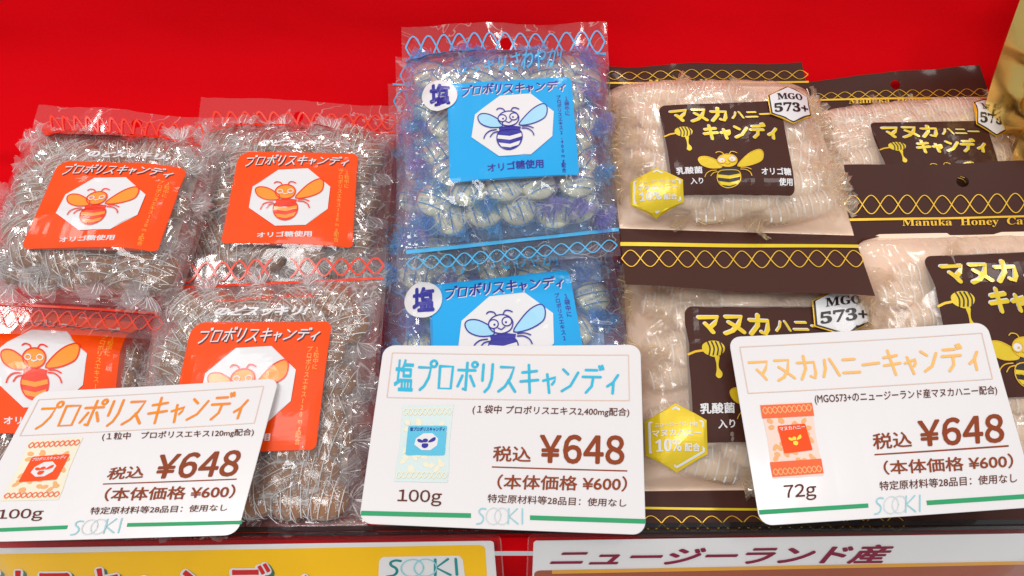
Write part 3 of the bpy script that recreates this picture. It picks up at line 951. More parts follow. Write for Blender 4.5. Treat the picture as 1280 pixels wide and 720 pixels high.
orange_bag('orange-label candy bag at the upper left, beside bare red cloth', [(50, 133), (298, 152), (208, 425), (-46, 415)], (.030, .034, .030, .026), .13, .86, 11,
    [(74, 201), (234, 212), (197, 316), (28, 312)],
    [(58, 146), (258, 158), (252, 182), (58, 169)], [(57, 170), (252, 183), (252, 185), (57, 172)],
    sukkiri=[(113, 190), (216, 197), (214, 205), (111, 198)], hole=(.515, .055, .026, .020),
    foot=[(-30, 385), (205, 396), (203, 414), (-36, 408)], footline=[(-26, 377), (198, 391), (198, 394), (-26, 380)],
    candies='brown candy', group='in upper left orange bag')
orange_bag('orange-label candy bag in the upper row, left of the tall blue bag', [(253, 124), (500, 136), (482, 402), (203, 402)], (.022, .022, .000, .000), .13, .91, 23,
    [(299, 190), (448, 193), (441, 311), (276, 305)],
    [(262, 141), (497, 147), (494, 163), (262, 161)], [(262, 163), (495, 165), (495, 167), (262, 165)],
    sukkiri=[(325, 177), (424, 178), (422, 186), (323, 185)], hole=(.50, .072, .024, .022),
    footline=[(203, 382), (470, 375), (470, 378), (203, 385)],
    candies='brown candy', group='in orange bag beside blue')
orange_bag('orange-label candy bag at the left edge, mostly behind the orange-titled price card', [(-52, 372), (212, 395), (172, 674), (-122, 676)], (.004, .004, .004, .004), .09, .93, 37,
    [(2, 387), (173, 404), (139, 548), (-44, 541)], None, None, T=.023,
    candies='brown candy', group='in lower left orange bag')
orange_bag('orange-label candy bag with full red wavy header, between orange-titled and cyan-titled price cards', [(202, 322), (486, 310), (458, 670), (155, 676)], (.028, .028, .002, .002), .12, .965, 41,
    [(241, 404), (415, 402), (395, 563), (205, 570)],
    [(206, 332), (480, 323), (480, 343), (203, 356)], [(200, 360), (480, 347), (480, 350), (199, 364)],
    sukkiri=[(272, 385), (388, 384), (386, 396), (270, 397)], propolis=[(270, 375), (399, 368), (398, 373), (269, 379)], hole=(.54, .045, .022, .018), gap=(.50, .58), T=.0185,
    footline=[(160, 668), (456, 658), (456, 662), (160, 672)],
    candies='brown candy', group='in wavy-headed orange bag')

# blue salt bag -------------------------------------------------------
LQ3 = [(300, 325), (885, 290), (930, 745), (310, 800)]        # label of the tall blue bag, zoomed crop
def bq(pts): return units(LQ3, pts)
def blue_label(bag, lab, oval):
    f = bag.lab; root = bag.root
    lb = decal('label', fill2d(rrect(0, 0, 1, 1, (.03, .05, .03, .05), 1.25), .035), f, M['blue'], root, .00015)
    title = kana2d('ブロボリスキャンディ', 8.0, .12, [1, .9, 1.05, .85, 1, 1, .85, 1, 1.05, .8], .1)
    decal('lettering', title, sub(f, bq([(364, 347), (862, 321), (862, 368), (362, 400)])), M['white'], lb, .0003)
    decal('lettering', title, sub(f, bq([(361, 343), (859, 317), (859, 364), (359, 396)])), M['navy'], lb, .0005)
    oc = sub(f, bq([(410, 400), (800, 378), (812, 668), (418, 694)]))
    decal('octagon', fill2d(OCT, .06), oc, M['white'], lb, .0006)
    bee(oc, lb, M['wing_blue'], M['navy'], M['white'], M['navy'], M['white'], .0008, eyes='open', lw=.013)
    decal('lettering', heavy('オリゴ糖使用', 0.027), sub(f, bq([(488, 716), (756, 690), (758, 728), (492, 754)])), M['navy'], lb, .0003)
    decal('lettering', vtext2d('１袋中に', .02), sub(f, bq([(850, 390), (874, 389), (882, 484), (858, 485)])), M['navy'], lb, .0003)
    decal('lettering', vtext2d('プロポリスエキス2,400mg配合', .02), sub(f, bq([(814, 388), (836, 387), (868, 742), (846, 744)])), M['navy'], lb, .0003)
    if oval:
        g = bag.onpx(oval)
        ov = decal('oval_print', fill2d(ellipse(.5, .5, .5, .5, 30), .15), g, M['white'], root, .0009)
        decal('lettering', heavy('塩', 0.041), sub(g, [(.22, .16), (.80, .14), (.80, .84), (.22, .86)]), M['navy'], ov, .0012)

def blue_bag(label, quad, hs, th, tb, seed, lab, oval, head, headline, words=None, hole=None, foot=None, footline=None, T=.024, rows=8, cols=5, candies='', group='', keep=None, cr=True):
    bag = make_bag('b', label, quad, hs, T, th, tb, seed, lab, None)
    root = bag.root
    P, Fc = sheet(bag, 170, 210, 0, hole, ragged=.004)
    fr = add('front_film', P, Fc, M['film'], root, True)
    P, Fc = sheet(bag, 14, 20, .0002, None, back=True, t0=bag.th * .97, t1=bag.tb + (1 - bag.tb) * .1)
    add('back_film', P, Fc, M['back_film_blue'], root, True)
    P, Fc = sheet(bag, 12, 16, .0014, None, back=True, s0=.10, s1=.90, t0=bag.th + .06, t1=bag.tb - .075)
    add('back_panel', P, Fc, M['back_print_blue'], root, True)
    if cr: crumple(bag, M['crumple_violet' if seed % 2 else 'crumple_blue'], root, seed * 3 + 1)
    if lab: blue_label(bag, lab, oval)
    if head: decal('helix_print', helix(13, .5, .008, 8.3), bag.onpx(head), M['blue_line'], fr, .0009)
    if headline: decal('line_print', bar(0, 1), bag.onpx(headline), M['blue_line'], fr, .0009)
    if foot: decal('helix_print', helix(13, .5, .007, 9.5, ph=.0), bag.onpx(foot), M['blue_line'], fr, .0009)
    if footline: decal('line_print', bar(0, 1), bag.onpx(footline), M['blue_line'], fr, .0009)
    if words: decal('lettering', heavy('スッキリさわやか!', .02), bag.onpx(words), M['blue_line'], fr, .0012)
    fill_bag(bag, 'salt', cols, rows, candies, group, keep=keep)
    return bag

blue_bag('blue-printed candy bag lowest of the rear stack, only its left edge showing', [(486, 110), (742, 104), (760, 385), (486, 402)], (.014, .014, .004, .004), .12, .88, 52,
    None, None, [(493, 118), (738, 112), (738, 134), (493, 141)], [(492, 110), (738, 104), (738, 106), (492, 112)], T=.012, cr=False,
    candies='cream candy', group='in the lowest rear blue bag', keep=lambda s, t: s < .25)
blue_bag('blue-printed candy bag directly beneath the top blue one, header corner peeking out', [(495, 75), (750, 70), (768, 350), (496, 366)], (.028, .028, .016, .016), .14, .88, 54,
    None, None, [(501, 84), (746, 79), (746, 104), (501, 110)], [(500, 113), (746, 107), (746, 109), (500, 115)], T=.012, cr=False,
    candies='cream candy', group='in the middle rear blue bag', keep=lambda s, t: s < .3)
blue_bag('blue-label candy bag on top of the stack, highest in the photo, whole label visible', [(502, 36), (758, 31), (776, 320), (506, 346)], (.048, .048, .036, .036), .14, .905, 61,
    [(559, 106), (714, 97), (724, 219), (562, 230)], [(527, 106), (572, 102), (572, 138), (528, 142)],
    [(507, 48), (755, 42), (756, 67), (508, 75)], [(507, 77), (757, 67), (757, 70), (507, 80)],
    words=[(572, 90), (700, 81), (700, 87), (573, 96)], hole=(.505, .088, .028, .026),
    foot=[(509, 323), (771, 300), (771, 315), (509, 340)], footline=[(508, 314), (773, 286), (773, 290), (508, 319)],
    candies='cream candy', group='in upper blue bag')
blue_bag('blue-label candy bag cut off by the cyan-titled price card', [(479, 272), (776, 252), (799, 662), (472, 668)], (.004, .004, .004, .004), .14, .93, 67,
    [(536, 357), (711, 337), (738, 487), (541, 502)], [(506, 358), (553, 352), (553, 397), (506, 402)],
    [(482, 283), (772, 262), (772, 284), (482, 305)], [(481, 307), (772, 286), (772, 288), (481, 310)],
    words=[(555, 330), (697, 318), (698, 333), (556, 346)], T=.021, rows=6,
    candies='cream candy', group='in lower blue bag')

# brown manuka bag ------------------------------------------------------
LQ4 = [(300, 262), (838, 243), (912, 668), (345, 665)]
def mq(pts): return units(LQ4, pts)
def hexagon(r=.5): return [(.5 + r * math.cos(R(a)), .5 + r * math.sin(R(a))) for a in (-90, -30, 30, 90, 150, 210)]
def hexq(pts):
    """unit-square quad from six hexagon points in pixels: top, upper right, lower right, bottom, lower left, upper left"""
    P = np.array(pts, float); c = P.mean(0)
    ux = ((P[1] + P[2]) - (P[4] + P[5])) / 2 / (2 * math.cos(R(30))); uy = (P[3] - P[0]) / 2
    return [tuple(c - ux - uy), tuple(c + ux - uy), tuple(c + ux + uy), tuple(c - ux + uy)]

def manuka_label(bag, mgo=None, goldhex=None):
    f = bag.lab; root = bag.root
    lb = decal('label', fill2d(rrect(0, 0, 1, 1, .05, 1.2), .035), f, M['brown'], root, .00015)
    def T(art, q, mat, e=.0004): decal('lettering', art, sub(f, mq(q)), mat, lb, e)
    for dx, dy, mt, e in ((0, 0, M['white'], .0003), (2.5, 3.0, M['yellow'], .0006)):
        q = lambda a: [(x + dx, y + dy) for x, y in a]
        T(kana2d('マヌカ', 2.9, .17), q([(338, 282), (602, 280), (610, 348), (345, 352)]), mt, e)
        T(kana2d('ハニー', 3.6, .15), q([(612, 292), (800, 288), (804, 334), (616, 338)]), mt, e)
        T(kana2d('キャンディ', 4.9, .18, [1.1, .9, 1.1, 1.1, .9]), q([(484, 366), (826, 360), (834, 428), (490, 434)]), mt, e)
    # honey dipper
    fm = sub(f, [(0, 0), (1, 0), (1, 1), (0, 1)])
    st = mq([(322, 413), (345, 405), (372, 402)])
    decal('dipper_print', strokes2d([st], .014, 1.2), fm, M['gold'], lb, .0003)
    hd = mq([(368 + 0, 385), (392, 374), (425, 376), (445, 392), (440, 410), (415, 422), (388, 416), (370, 404)])
    decal('dipper_print', fill2d([tuple(p) for p in smooth_line(hd, 3, True)], 0), fm, M['yellow'], lb, .0003)
    st = [mq([(x, 377), (x + 10, 396), (x + 8, 416)]) for x in (384, 398, 412, 426)]
    decal('dipper_print', strokes2d([[tuple(p) for p in smooth_line(l, 4)] for l in st], .009, 1.2), fm, M['black'], lb, .0005)
    dr = mq([(412, 420), (428, 420), (426, 440), (428, 455), (440, 470), (438, 482), (428, 486), (418, 478), (420, 462), (418, 440)])
    decal('dipper_print', fill2d([tuple(p) for p in smooth_line(dr, 3, True)], 0), fm, M['yellow'], lb, .0003)
    # bee
    bx = sub(f, mq([(432, 448), (782, 440), (800, 665), (448, 668)]))
    # the manuka bee sits on the brown ground with no octagon
    bee(bx, lb, M['yellow'], M['gold'], M['yellow'], M['black'], M['yellow'], .0004, eyes='open', lw=.010)
    T(heavy('乳酸菌', 0.032), [(366, 560), (484, 558), (487, 588), (369, 590)], M['white'])
    T(heavy('入り', 0.027), [(430, 606), (488, 604), (490, 628), (433, 630)], M['white'])
    T(heavy('オリゴ糖', 0.032), [(748, 563), (884, 562), (889, 594), (752, 596)], M['white'])
    T(heavy('使用', 0.032), [(830, 606), (893, 605), (897, 634), (833, 635)], M['white'])
    if mgo:
        g = bag.onpx(hexq(mgo))
        b0 = decal('hexagon_badge', fill2d(hexagon(.5), .06), g, M['gold'], root, .0014)
        decal('badge_border', fill2d(hexagon(.48), .06), g, M['black'], b0, .0016)
        decal('badge_field', fill2d(hexagon(.452), .06), g, M['white'], b0, .0018)
        decal('lettering', heavy('𝐌𝐆𝐎', .015), sub(g, [(.24, .25), (.76, .25), (.76, .42), (.24, .42)]), M['black'], b0, .0021)
        decal('lettering', heavy('𝟓𝟕𝟑+', .02), sub(g, [(.15, .50), (.86, .50), (.86, .73), (.15, .73)]), M['black'], b0, .0021)
    if goldhex:
        g = bag.onpx(hexq(goldhex))
        b0 = decal('hexagon_seal', fill2d(hexagon(.5), .06), g, M['yellow'], root, .0014)
        decal('seal_border', strokes2d([hexagon(.43) + hexagon(.43)[:1]], .035, 1), g, M['white'], b0, .0017)
        decal('lettering', heavy('ニュージーランド産', 0.018), sub(g, [(.2, .29), (.8, .29), (.8, .36), (.2, .36)]), M['white'], b0, .0017)
        decal('lettering', heavy('マヌカハニー', 0.027), sub(g, [(.16, .40), (.84, .40), (.84, .50), (.16, .50)]), M['white'], b0, .0017)
        decal('lettering', heavy('𝟏𝟎%', .015), sub(g, [(.2, .54), (.56, .54), (.56, .72), (.2, .72)]), M['white'], b0, .0017)
        decal('lettering', heavy('配合', 0.027), sub(g, [(.6, .60), (.82, .60), (.82, .72), (.6, .72)]), M['white'], b0, .0017)
    return lb

def manuka_bag(label, quad, hs, th, tb, seed, lab, head=None, headline=None, words=None, hole=None, foot=None, footline=None, mgo=None, goldhex=None, T=.024, headt=None, foott=None, candies='', group='', rows=7, nh=13, gap=None):
    bag = make_bag('m', label, quad, hs, T, th, tb, seed, lab, None)
    for hx in (mgo, goldhex):
        if hx:
            a_, b_ = bag.st(np.array([p[0] for p in hx]), np.array([p[1] for p in hx]))
            bag.flats.append((a_.min(), b_.min(), a_.max(), b_.max()))
    root = bag.root
    ht = headt or th; ft = foott or tb
    P, Fc = sheet(bag, 110, 150, 0, None, t0=ht * .98, t1=ft + .005)
    fr = add('front_film', P, Fc, M['frost'], root, True)
    # opaque printed header and foot, the window between them arched at its corners
    def arch(u, v, top):
        k = np.clip(1 - np.minimum(u, 1 - u) / .13, 0, 1) ** 2
        return k
    def hdr(u, v):
        s = u; t = v * (ht + .055 * (1 - np.sqrt(np.clip(1 - (np.clip(1 - np.minimum(u, 1 - u) / .16, 0, 1)) ** 2, 0, 1))))
        if hole is not None:
            cs, ct, rs, rt = hole
            dx = (s - cs) / rs; dy = (t - ct) / rt; r = np.hypot(dx, dy) + 1e-9
            snap = np.abs(r - 1) < .42
            s = np.where(snap, cs + dx / r * rs, s); t = np.where(snap, ct + dy / r * rt, t)
        return bag.P(s, t, .00025)
    nx, ny = 120, 40
    P, Fc = grid(nx, ny, hdr)
    if hole is not None:
        u, v = np.meshgrid(np.linspace(0, 1, nx + 1), np.linspace(0, 1, ny + 1)); u = u.ravel(); v = v.ravel() * ht
        keep = np.hypot((u[Fc].mean(1) - hole[0]) / hole[2], (v[Fc].mean(1) - hole[1]) / hole[3]) > .85
        Fc = Fc[keep]
    hd = add('header', P, Fc, M['brown'], root, True)
    P, Fc = grid(120, 50, lambda u, v: bag.P(u, ft + (1 - ft) * v, .00025))
    ftb = add('bottom_band', P, Fc, M['brown'], root, True)
    P, Fc = sheet(bag, 14, 20, .0002, None, back=True, t0=bag.th * .97, t1=bag.tb + (1 - bag.tb) * .1)
    add('back_film', P, Fc, M['cream_inside'], root, True)
    manuka_label(bag, mgo, goldhex)
    if head: decal('helix_print', helix(nh, .5, .0045, 9, gap=gap), bag.onpx(head), M['gold'], hd, .0008)
    if headline: decal('line_print', bar(0, 1), bag.onpx(headline), M['gold'], hd, .0008)
    if words: decal('lettering', text2d('𝐌𝐚𝐧𝐮𝐤𝐚  𝐇𝐨𝐧𝐞𝐲  𝐂𝐚𝐧𝐝𝐲', .0), bag.onpx(words), M['gold'], hd, .0008)
    if foot: decal('helix_print', helix(nh, .5, .0045, 9), bag.onpx(foot), M['gold'], ftb, .0008)
    if footline: decal('line_print', bar(0, 1), bag.onpx(footline), M['yellow'], ftb, .0008)
    fill_bag(bag, 'manuka', 3, rows + 4, candies, group, smin=.05, smax=.95, angf=lambda s, t: _rng.uniform(-16, 16), depth=.55)
    return bag

manuka_bag('brown honey candy bag furthest back at the right, half under another bag', [(1000, 106), (1222, 84), (1310, 300), (1030, 306)], (.018, .018, .003, .003), .19, .90, 73,
    [(1086, 154), (1231, 152), (1254, 250), (1113, 253)], head=[(1012, 119), (1232, 112), (1235, 121), (1012, 127)], headline=[(1012, 126), (1236, 122), (1236, 124), (1012, 128)],
    words=[(1060, 125), (1205, 122), (1206, 130), (1060, 133)], hole=(.505, .075, .026, .026), mgo=[(1223, 136), (1249, 150), (1258, 168), (1243, 176), (1212, 163), (1203, 145)], T=.019,
    candies='beige candy', group='in rear brown bag')
manuka_bag('brown-label honey candy bag beside the top blue bag, its whole label visible', [(756, 85), (1000, 82), (1092, 372), (781, 358)], (.036, .036, .034, .034), .105, .765, 79,
    [(823, 133), (974, 127), (993, 246), (838, 245)], head=[(757, 91), (1008, 91), (1009, 101), (758, 101)], headline=[(757, 104), (1010, 103), (1010, 105), (757, 106)],
    words=[(810, 101), (965, 102), (965, 107), (810, 106)], foot=[(776, 314), (1077, 314), (1080, 336), (777, 336)], footline=[(775, 304), (1072, 307), (1072, 311), (775, 309)],
    mgo=[(980, 115), (1008, 128), (1012, 149), (989, 160), (960, 146), (958, 124)], goldhex=[(819, 217), (852, 228), (852, 262), (819, 277), (787, 262), (787, 232)],
    candies='beige candy', group='in brown bag beside blue')
manuka_bag('brown honey candy bag between two price cards, its gold hexagon above the bottom band', [(778, 318), (1086, 318), (1138, 668), (797, 672)], (.004, .004, .004, .004), .06, .86, 83,
    [(855, 384), (1045, 383), (1070, 556), (863, 554)], foot=[(800, 645), (1130, 645), (1133, 664), (802, 664)], footline=[(799, 634), (1128, 638), (1128, 641), (799, 637)],
    mgo=[(1047, 361), (1083, 376), (1086, 406), (1054, 424), (1016, 410), (1012, 380)], goldhex=[(842, 510), (881, 526), (882, 572), (844, 595), (806, 573), (804, 528)], T=.025, rows=8,
    candies='beige candy', group='in lower brown bag')
manuka_bag('brown honey candy bag at the right edge, round hole in its broad dark header', [(1052, 210), (1343, 205), (1436, 660), (1112, 668)], (.034, .034, .002, .002), .215, .92, 89,
    [(1153, 321), (1345, 313), (1392, 497), (1196, 500)], head=[(1053, 247), (1343, 244), (1346, 268), (1054, 270)], headline=[(1057, 275), (1346, 270), (1346, 272), (1057, 278)],
    words=[(1126, 275), (1304, 273), (1305, 284), (1127, 286)], hole=(.50, .055, .026, .017), mgo=None, T=.019,
    candies='beige candy', group='in rightmost brown bag')

# ------------------------------------------------------------------ price cards
def homog(q):
    """unit square -> pixel quad"""
    A = []; b = []
    for (u, v), (x, y) in zip([(0, 0), (1, 0), (1, 1), (0, 1)], q):
        A.append([u, v, 1, 0, 0, 0, -u * x, -v * x]); b.append(x)
        A.append([0, 0, 0, u, v, 1, -u * y, -v * y]); b.append(y)
    h = np.linalg.solve(np.array(A, float), np.array(b, float))
    return np.append(h, 1).reshape(3, 3)

class Flat:
    """a gently bowed card in space whose corners fall at four pixels; px() turns zoomed-crop pixels into it"""
    def __init__(self, quad, plane, h, bow=0.0):
        self.C = np.array([plane.hit(p[0], p[1], h) for p in quad]); self.plane = plane; self.h = h
        self.n = plane.n; self.bow = bow; self.c = self.C.mean(0)
    def bend(self, P, e):
        x = (P - self.c) @ self.plane.u; y = (P - self.c) @ self.plane.v
        return P + (np.asarray(e) + self.bow * (x * x + .4 * x * y))[..., None] * self.n
    def px(self, ox=0, oy=0, sc=1.0):
        def mk(q):
            q = [(ox + x / sc, oy + y / sc) for x, y in q]
            Cq = np.array([self.plane.hit(x, y, self.h) for x, y in q])
            return lambda u, v, e: self.bend(bil(Cq, u, v), e + np.zeros(np.shape(u)))
        return mk
    def uv(self, u, v, e):
        return self.bend(bil(self.C, u, v), e + np.zeros(np.shape(u)))

def slab(poly, flat, th, mat, name, parent=None):
    """rounded card with real thickness and a softened rim"""
    dense = []
    for i in range(len(poly)):
        a = np.array(poly[i]); b = np.array(poly[(i + 1) % len(poly)]); k = max(1, int(np.linalg.norm(b - a) / .06)) if flat.bow else 1
        dense += [tuple(a + (b - a) * t / k) for t in range(k)]
    poly = dense
    n = len(poly); P = np.array(poly)
    c = P.mean(0)
    inn = c + (P - c) * .9965
    V2, F2 = fill2d([tuple(p) for p in inn], .12 if flat.bow else 0)
    V2 = V2[:, :2]
    mid = flat.uv(P[:, 0], P[:, 1], -th * .25); bot = flat.uv(P[:, 0], P[:, 1], -th)
    top = flat.uv(V2[:, 0], V2[:, 1], 0.0)
    F2 = [f if np.cross(top[f[1]] - top[f[0]], top[f[2]] - top[f[0]]) @ flat.n > 0 else tuple(reversed(f)) for f in F2]
    m = len(V2)
    und = flat.uv(V2[:, 0], V2[:, 1], -th)
    V = np.concatenate([top, mid, und]); F = list(F2)
    for i in range(n):
        j = (i + 1) % n
        F.append((i, j, m + j, m + i)); F.append((m + i, m + j, m + n + j, m + n + i))
    F += [tuple(m + n + i for i in reversed(f)) for f in F2]
    return add(name, V, F, mat, parent)

def arc_logo(mk, q, mats, parent, w=.02):
    """the thin overlapping round letters of the shop logo: S O O K I"""
    a = 3.1
    s_ = [(.17, .10), (.10, .06), (.035, .16), (.045, .34), (.11, .50), (.13, .70), (.09, .90), (.0, .96)]
    s_ = [tuple(p) for p in smooth_line(s_, 4)]
    k_ = [[(.66, .05), (.655, .95)], [(.84, .05), (.67, .52), (.86, .95)]]
    i_ = [[(.95, .05), (.95, .95)]]
    o1 = ellipse(.34, .5, .155, .48, 30); o2 = ellipse(.52, .5, .155, .48, 30)
    decal('logo', strokes2d([s_] + k_ + i_, w * 1.35, a), mk(q), mats[0], parent, .0004)
    decal('logo', strokes2d([o1 + o1[:1], o2 + o2[:1]], w * .7, a), mk(q), mats[1], parent, .00055)

def mini_bag(mk, q, kind, card):
    """small printed picture of the product"""
    f = mk(q)
    cA, cB, cC = {'o': ('c_ltpink', 'c_ltorange', 'c_candy'), 'b': ('c_pale', 'c_ltblue', 'c_cream'), 'm': ('c_ltpink', 'c_ltorange', 'c_candy')}[kind]
    pic = decal('product_picture', fill2d([(0, .01), (1, 0), (.985, .13), (.97, .5), (1, .86), (.99, 1), (0, .99), (.01, .86), (.035, .5), (.015, .13)], .1), f, M['c_ltpink' if kind == 'm' else ('c_pale' if kind == 'b' else 'c_cream')], card, .0002)
    rr = random.Random(3)
    can = []
    for k in range(46):
        x, y = rr.uniform(.12, .88), rr.uniform(.2, .84)
        can.append(fill2d(ellipse(x, y, .062, .034, 10, rr.uniform(-40, 40)), 0))
    V = []
    for i, (v, fc) in enumerate(can): can[i] = (np.c_[v, np.full(len(v), i * 4e-6)], fc)
    o = decal('product_picture', merge(can), f, M[cC], card, .00025); o['kind'] = 'stuff'
    if kind == 'm':
        decal('product_picture', merge([bar(.02, .20), bar(.78, .97)]), f, M[cB], card, .00045)
        hm = M['c_candy']
    else: hm = M[cB] if kind == 'o' else M['c_pale']
    decal('product_picture', helix(10, .5, .02, 8), sub(f, [(.03, .05), (.97, .04), (.97, .13), (.03, .14)]), M['c_candy'] if kind == 'm' else (M['c_ltorange'] if kind == 'o' else M['c_cream']), card, .0005)
    decal('product_picture', helix(10, .5, .02, 8), sub(f, [(.03, .87), (.97, .87), (.97, .95), (.03, .95)]), M['c_candy'] if kind == 'm' else (M['c_ltorange'] if kind == 'o' else M['c_cream']), card, .0005)
    lq_ = {'o': [(.2, .29), (.88, .27), (.82, .68), (.16, .70)], 'b': [(.16, .28), (.90, .28), (.90, .66), (.16, .66)], 'm': [(.26, .31), (.80, .30), (.86, .66), (.30, .68)]}[kind]
    g = sub(f, lq_)
    decal('product_picture', fill2d(rrect(0, 0, 1, 1, .05), .2), g, M['orange'] if kind != 'b' else M['c_ltblue'], card, .00055)
    if kind != 'm': decal('product_picture', fill2d([(.2 + .6 * x, .26 + .58 * y) for x, y in OCT], .3), g, M['white'], card, .0007)
    gb = sub(g, [(.22, .30), (.78, .30), (.78, .82), (.22, .82)])
    bee_c = {'o': M['orange'], 'b': M['navy'], 'm': M['yellow']}[kind]
    decal('product_picture', merge([fill2d(p, 0) for p in (WING_L, WING_R, BODY, HEAD)]), gb, bee_c, card, .00085)
    ttl = {'o': 'プロポリスキャンディ', 'b': '塩プロポリスキャンディ', 'm': 'マヌカハニー'}[kind]
    decal('product_picture', heavy(ttl, .03), sub(g, [(.05, .05), (.95, .05), (.95, .19), (.05, .19)]), M['white'] if kind != 'b' else M['navy'], card, .0007)

def price_card(label, quad, crop, title, tq, tkind, frame, sub_txt, sub_q, mini, mini_q, weight, wq, q_zei, q_yen, q_line, q_hon, q_tok, q_gl, q_gr, q_logo, plane, h, inks, asp=1.43):
    fl = Flat(quad, plane, h, .28)
    root = thing('price_card', fl.C.mean(0), label, 'price card', None)
    card = slab(rrect(0, 0, 1, 1, .045, asp), fl, .0009, M['card'], 'card_board', root)
    mk = fl.px(*crop)
    fa, fb, fc, fd = frame
    fr = mk(frame)
    decal('frame_line', strokes2d([[(k / 16, 0) for k in range(17)], [(1, 0), (1, 1)], [(k / 16, 1) for k in range(17)], [(0, 1), (0, 0)]], .0042, 4.6, caps=False), fr, M['c_frame'], card, .0002)
    if tkind[0] == 'kana': decal('lettering', kana2d(title, tkind[1], tkind[2], tkind[3]), mk(tq), inks[0], card, .0003)
    if title.startswith('塩'): pass
    decal('lettering', heavy(sub_txt, .012, 4), mk(sub_q), inks[2], card, .0003)
    decal('lettering', heavy('税込', 0.018), mk(q_zei), inks[1], card, .0003)
    decal('lettering', ctext('¥648', .10, .028), mk(q_yen), inks[1], card, .0003)
    decal('price_line', bar(0, 1, 16), mk(q_line), inks[1], card, .0002)
    decal('lettering', heavy('（本体価格 ¥600）', .018), mk(q_hon), inks[1], card, .0003)
    decal('lettering', heavy('特定原材料等28品目：使用なし', .010, 4), mk(q_tok), inks[2], card, .0003)
    decal('lettering', ctext(weight, .09, .012), mk(wq), inks[2], card, .0003)
    decal('green_line', bar(0, 1, 16), mk(q_gl), M['c_green'], card, .0002)
    decal('green_line', bar(0, 1, 16), mk(q_gr), M['c_green'], card, .0002)
    arc_logo(mk, q_logo, (M['c_teal'], M['c_grey']), card)
    mini_bag(mk, mini_q, mini, card)
    return root, card, mk

def R4(x0, y0, x1, y1, sl=0.0, sh=0.0):
    """pixel quad: sl = drop per width along the line, sh = left shift per height"""
    w = x1 - x0; hh = y1 - y0
    return [(x0, y0), (x1, y0 + sl * w), (x1 + sh * hh, y1 + sl * w), (x0 + sh * hh, y1)]

CP = Plane(O0, SLOPE + 2)
# left: orange title
price_card('white price card with an orange title and orange bag picture, leftmost',
    [(47, 490), (350, 474), (297, 669), (-52, 679)], (0, 460, 2.77),
    'プロポリスキャンディ', [(150, 118), (884, 82), (852, 176), (106, 216)], ('kana', 7.6, .085, [1.1, 1, 1.15, .95, 1.1, 1.1, .85, 1.05, 1.15, .85]),
    [(137, 111), (916, 66), (883, 193), (73, 236)],
    '(１粒中　プロポリスエキス120mg配合)', [(357, 224), (884, 211), (880, 239), (353, 254)],
    'o', [(108, 250), (290, 240), (206, 457), (6, 464)], '100g', [(2, 492), (156, 486), (147, 530), (-8, 534)],
    [(384, 345), (507, 337), (494, 382), (366, 388)], [(556, 298), (846, 284), (820, 376), (526, 386)], [(358, 400), (822, 384), (821, 388), (356, 404)],
    [(370, 415), (822, 404), (812, 452), (358, 462)], [(318, 482), (792, 472), (787, 496), (311, 508)],
    [(-30, 557), (237, 545), (233, 558), (-34, 570)], [(442, 537), (842, 529), (838, 542), (439, 550)], [(262, 528), (432, 518), (418, 572), (246, 580)],
    CP, .038, (M['c_orange'], M['c_brown'], M['c_dark']))
# middle: cyan title
rt, cd, mk = price_card('white price card with a cyan title in front of the blue bag',
    [(480, 432), (800, 432), (807, 669), (449, 655)], (440, 420, 2.4),
    'プロポリスキャンディ', [(196, 70), (810, 92), (804, 176), (188, 166)], ('kana', 6.6, .085, [1, .95, 1.1, .95, 1.05, 1.1, .9, 1.05, 1.15, .85]),
    [(122, 52), (828, 60), (831, 196), (106, 186)],
    '(１袋中 プロポリスエキス2,400mg配合)', [(364, 206), (832, 218), (830, 246), (360, 236)],
    'b', [(152, 208), (306, 207), (288, 440), (127, 440)], '100g', [(140, 461), (271, 464), (268, 512), (136, 508)],
    [(424, 330), (538, 332), (536, 380), (422, 376)], [(563, 294), (818, 300), (816, 388), (560, 382)], [(420, 391), (825, 404), (825, 408), (419, 395)],
    [(438, 415), (826, 422), (823, 468), (434, 460)], [(408, 474), (824, 490), (822, 514), (406, 500)],
    [(30, 526), (357, 532), (357, 546), (28, 540)], [(534, 538), (880, 550), (880, 564), (534, 552)], [(378, 514), (518, 516), (518, 566), (374, 566)],
    CP, .032, (M['c_cyan'], M['c_brown'], M['c_dark']))
decal('lettering', heavy('塩', 0.018), mk([(134, 70), (188, 72), (182, 168), (124, 166)]), M['c_cyan'], cd, .0003)
# right: peach title
price_card('white price card with a pale peach title lying over the brown bags',
    [(910, 422), (1231, 404), (1297, 634), (949, 658)], (900, 400, 2.25),
    'マヌカハニーキャンディ', [(68, 108), (722, 66), (740, 142), (88, 178)], ('kana', 8.4, .10, [1.15, 1.1, 1.1, 1, 1, 1, 1, .8, 1, 1.15, .8]),
    [(54, 78), (731, 40), (762, 168), (77, 208)],
    '(MGO573+のニュージーランド産マヌカハニー配合)', [(264, 208), (773, 186), (776, 214), (267, 240)],
    'm', [(110, 238), (257, 230), (291, 438), (146, 450)], '72g', [(176, 466), (268, 458), (270, 506), (180, 514)],
    [(427, 320), (537, 312), (540, 358), (431, 365)], [(553, 282), (792, 264), (797, 346), (559, 358)], [(434, 377), (808, 353), (808, 358), (434, 381)],
    [(457, 396), (819, 376), (822, 418), (462, 436)], [(447, 454), (831, 432), (832, 458), (449, 480)],
    [(106, 536), (416, 516), (417, 528), (108, 549)], [(580, 508), (895, 488), (895, 501), (582, 521)], [(436, 498), (568, 490), (568, 540), (434, 548)],
    CP, .041, (M['c_peach'], M['c_brown'], M['c_dark']))

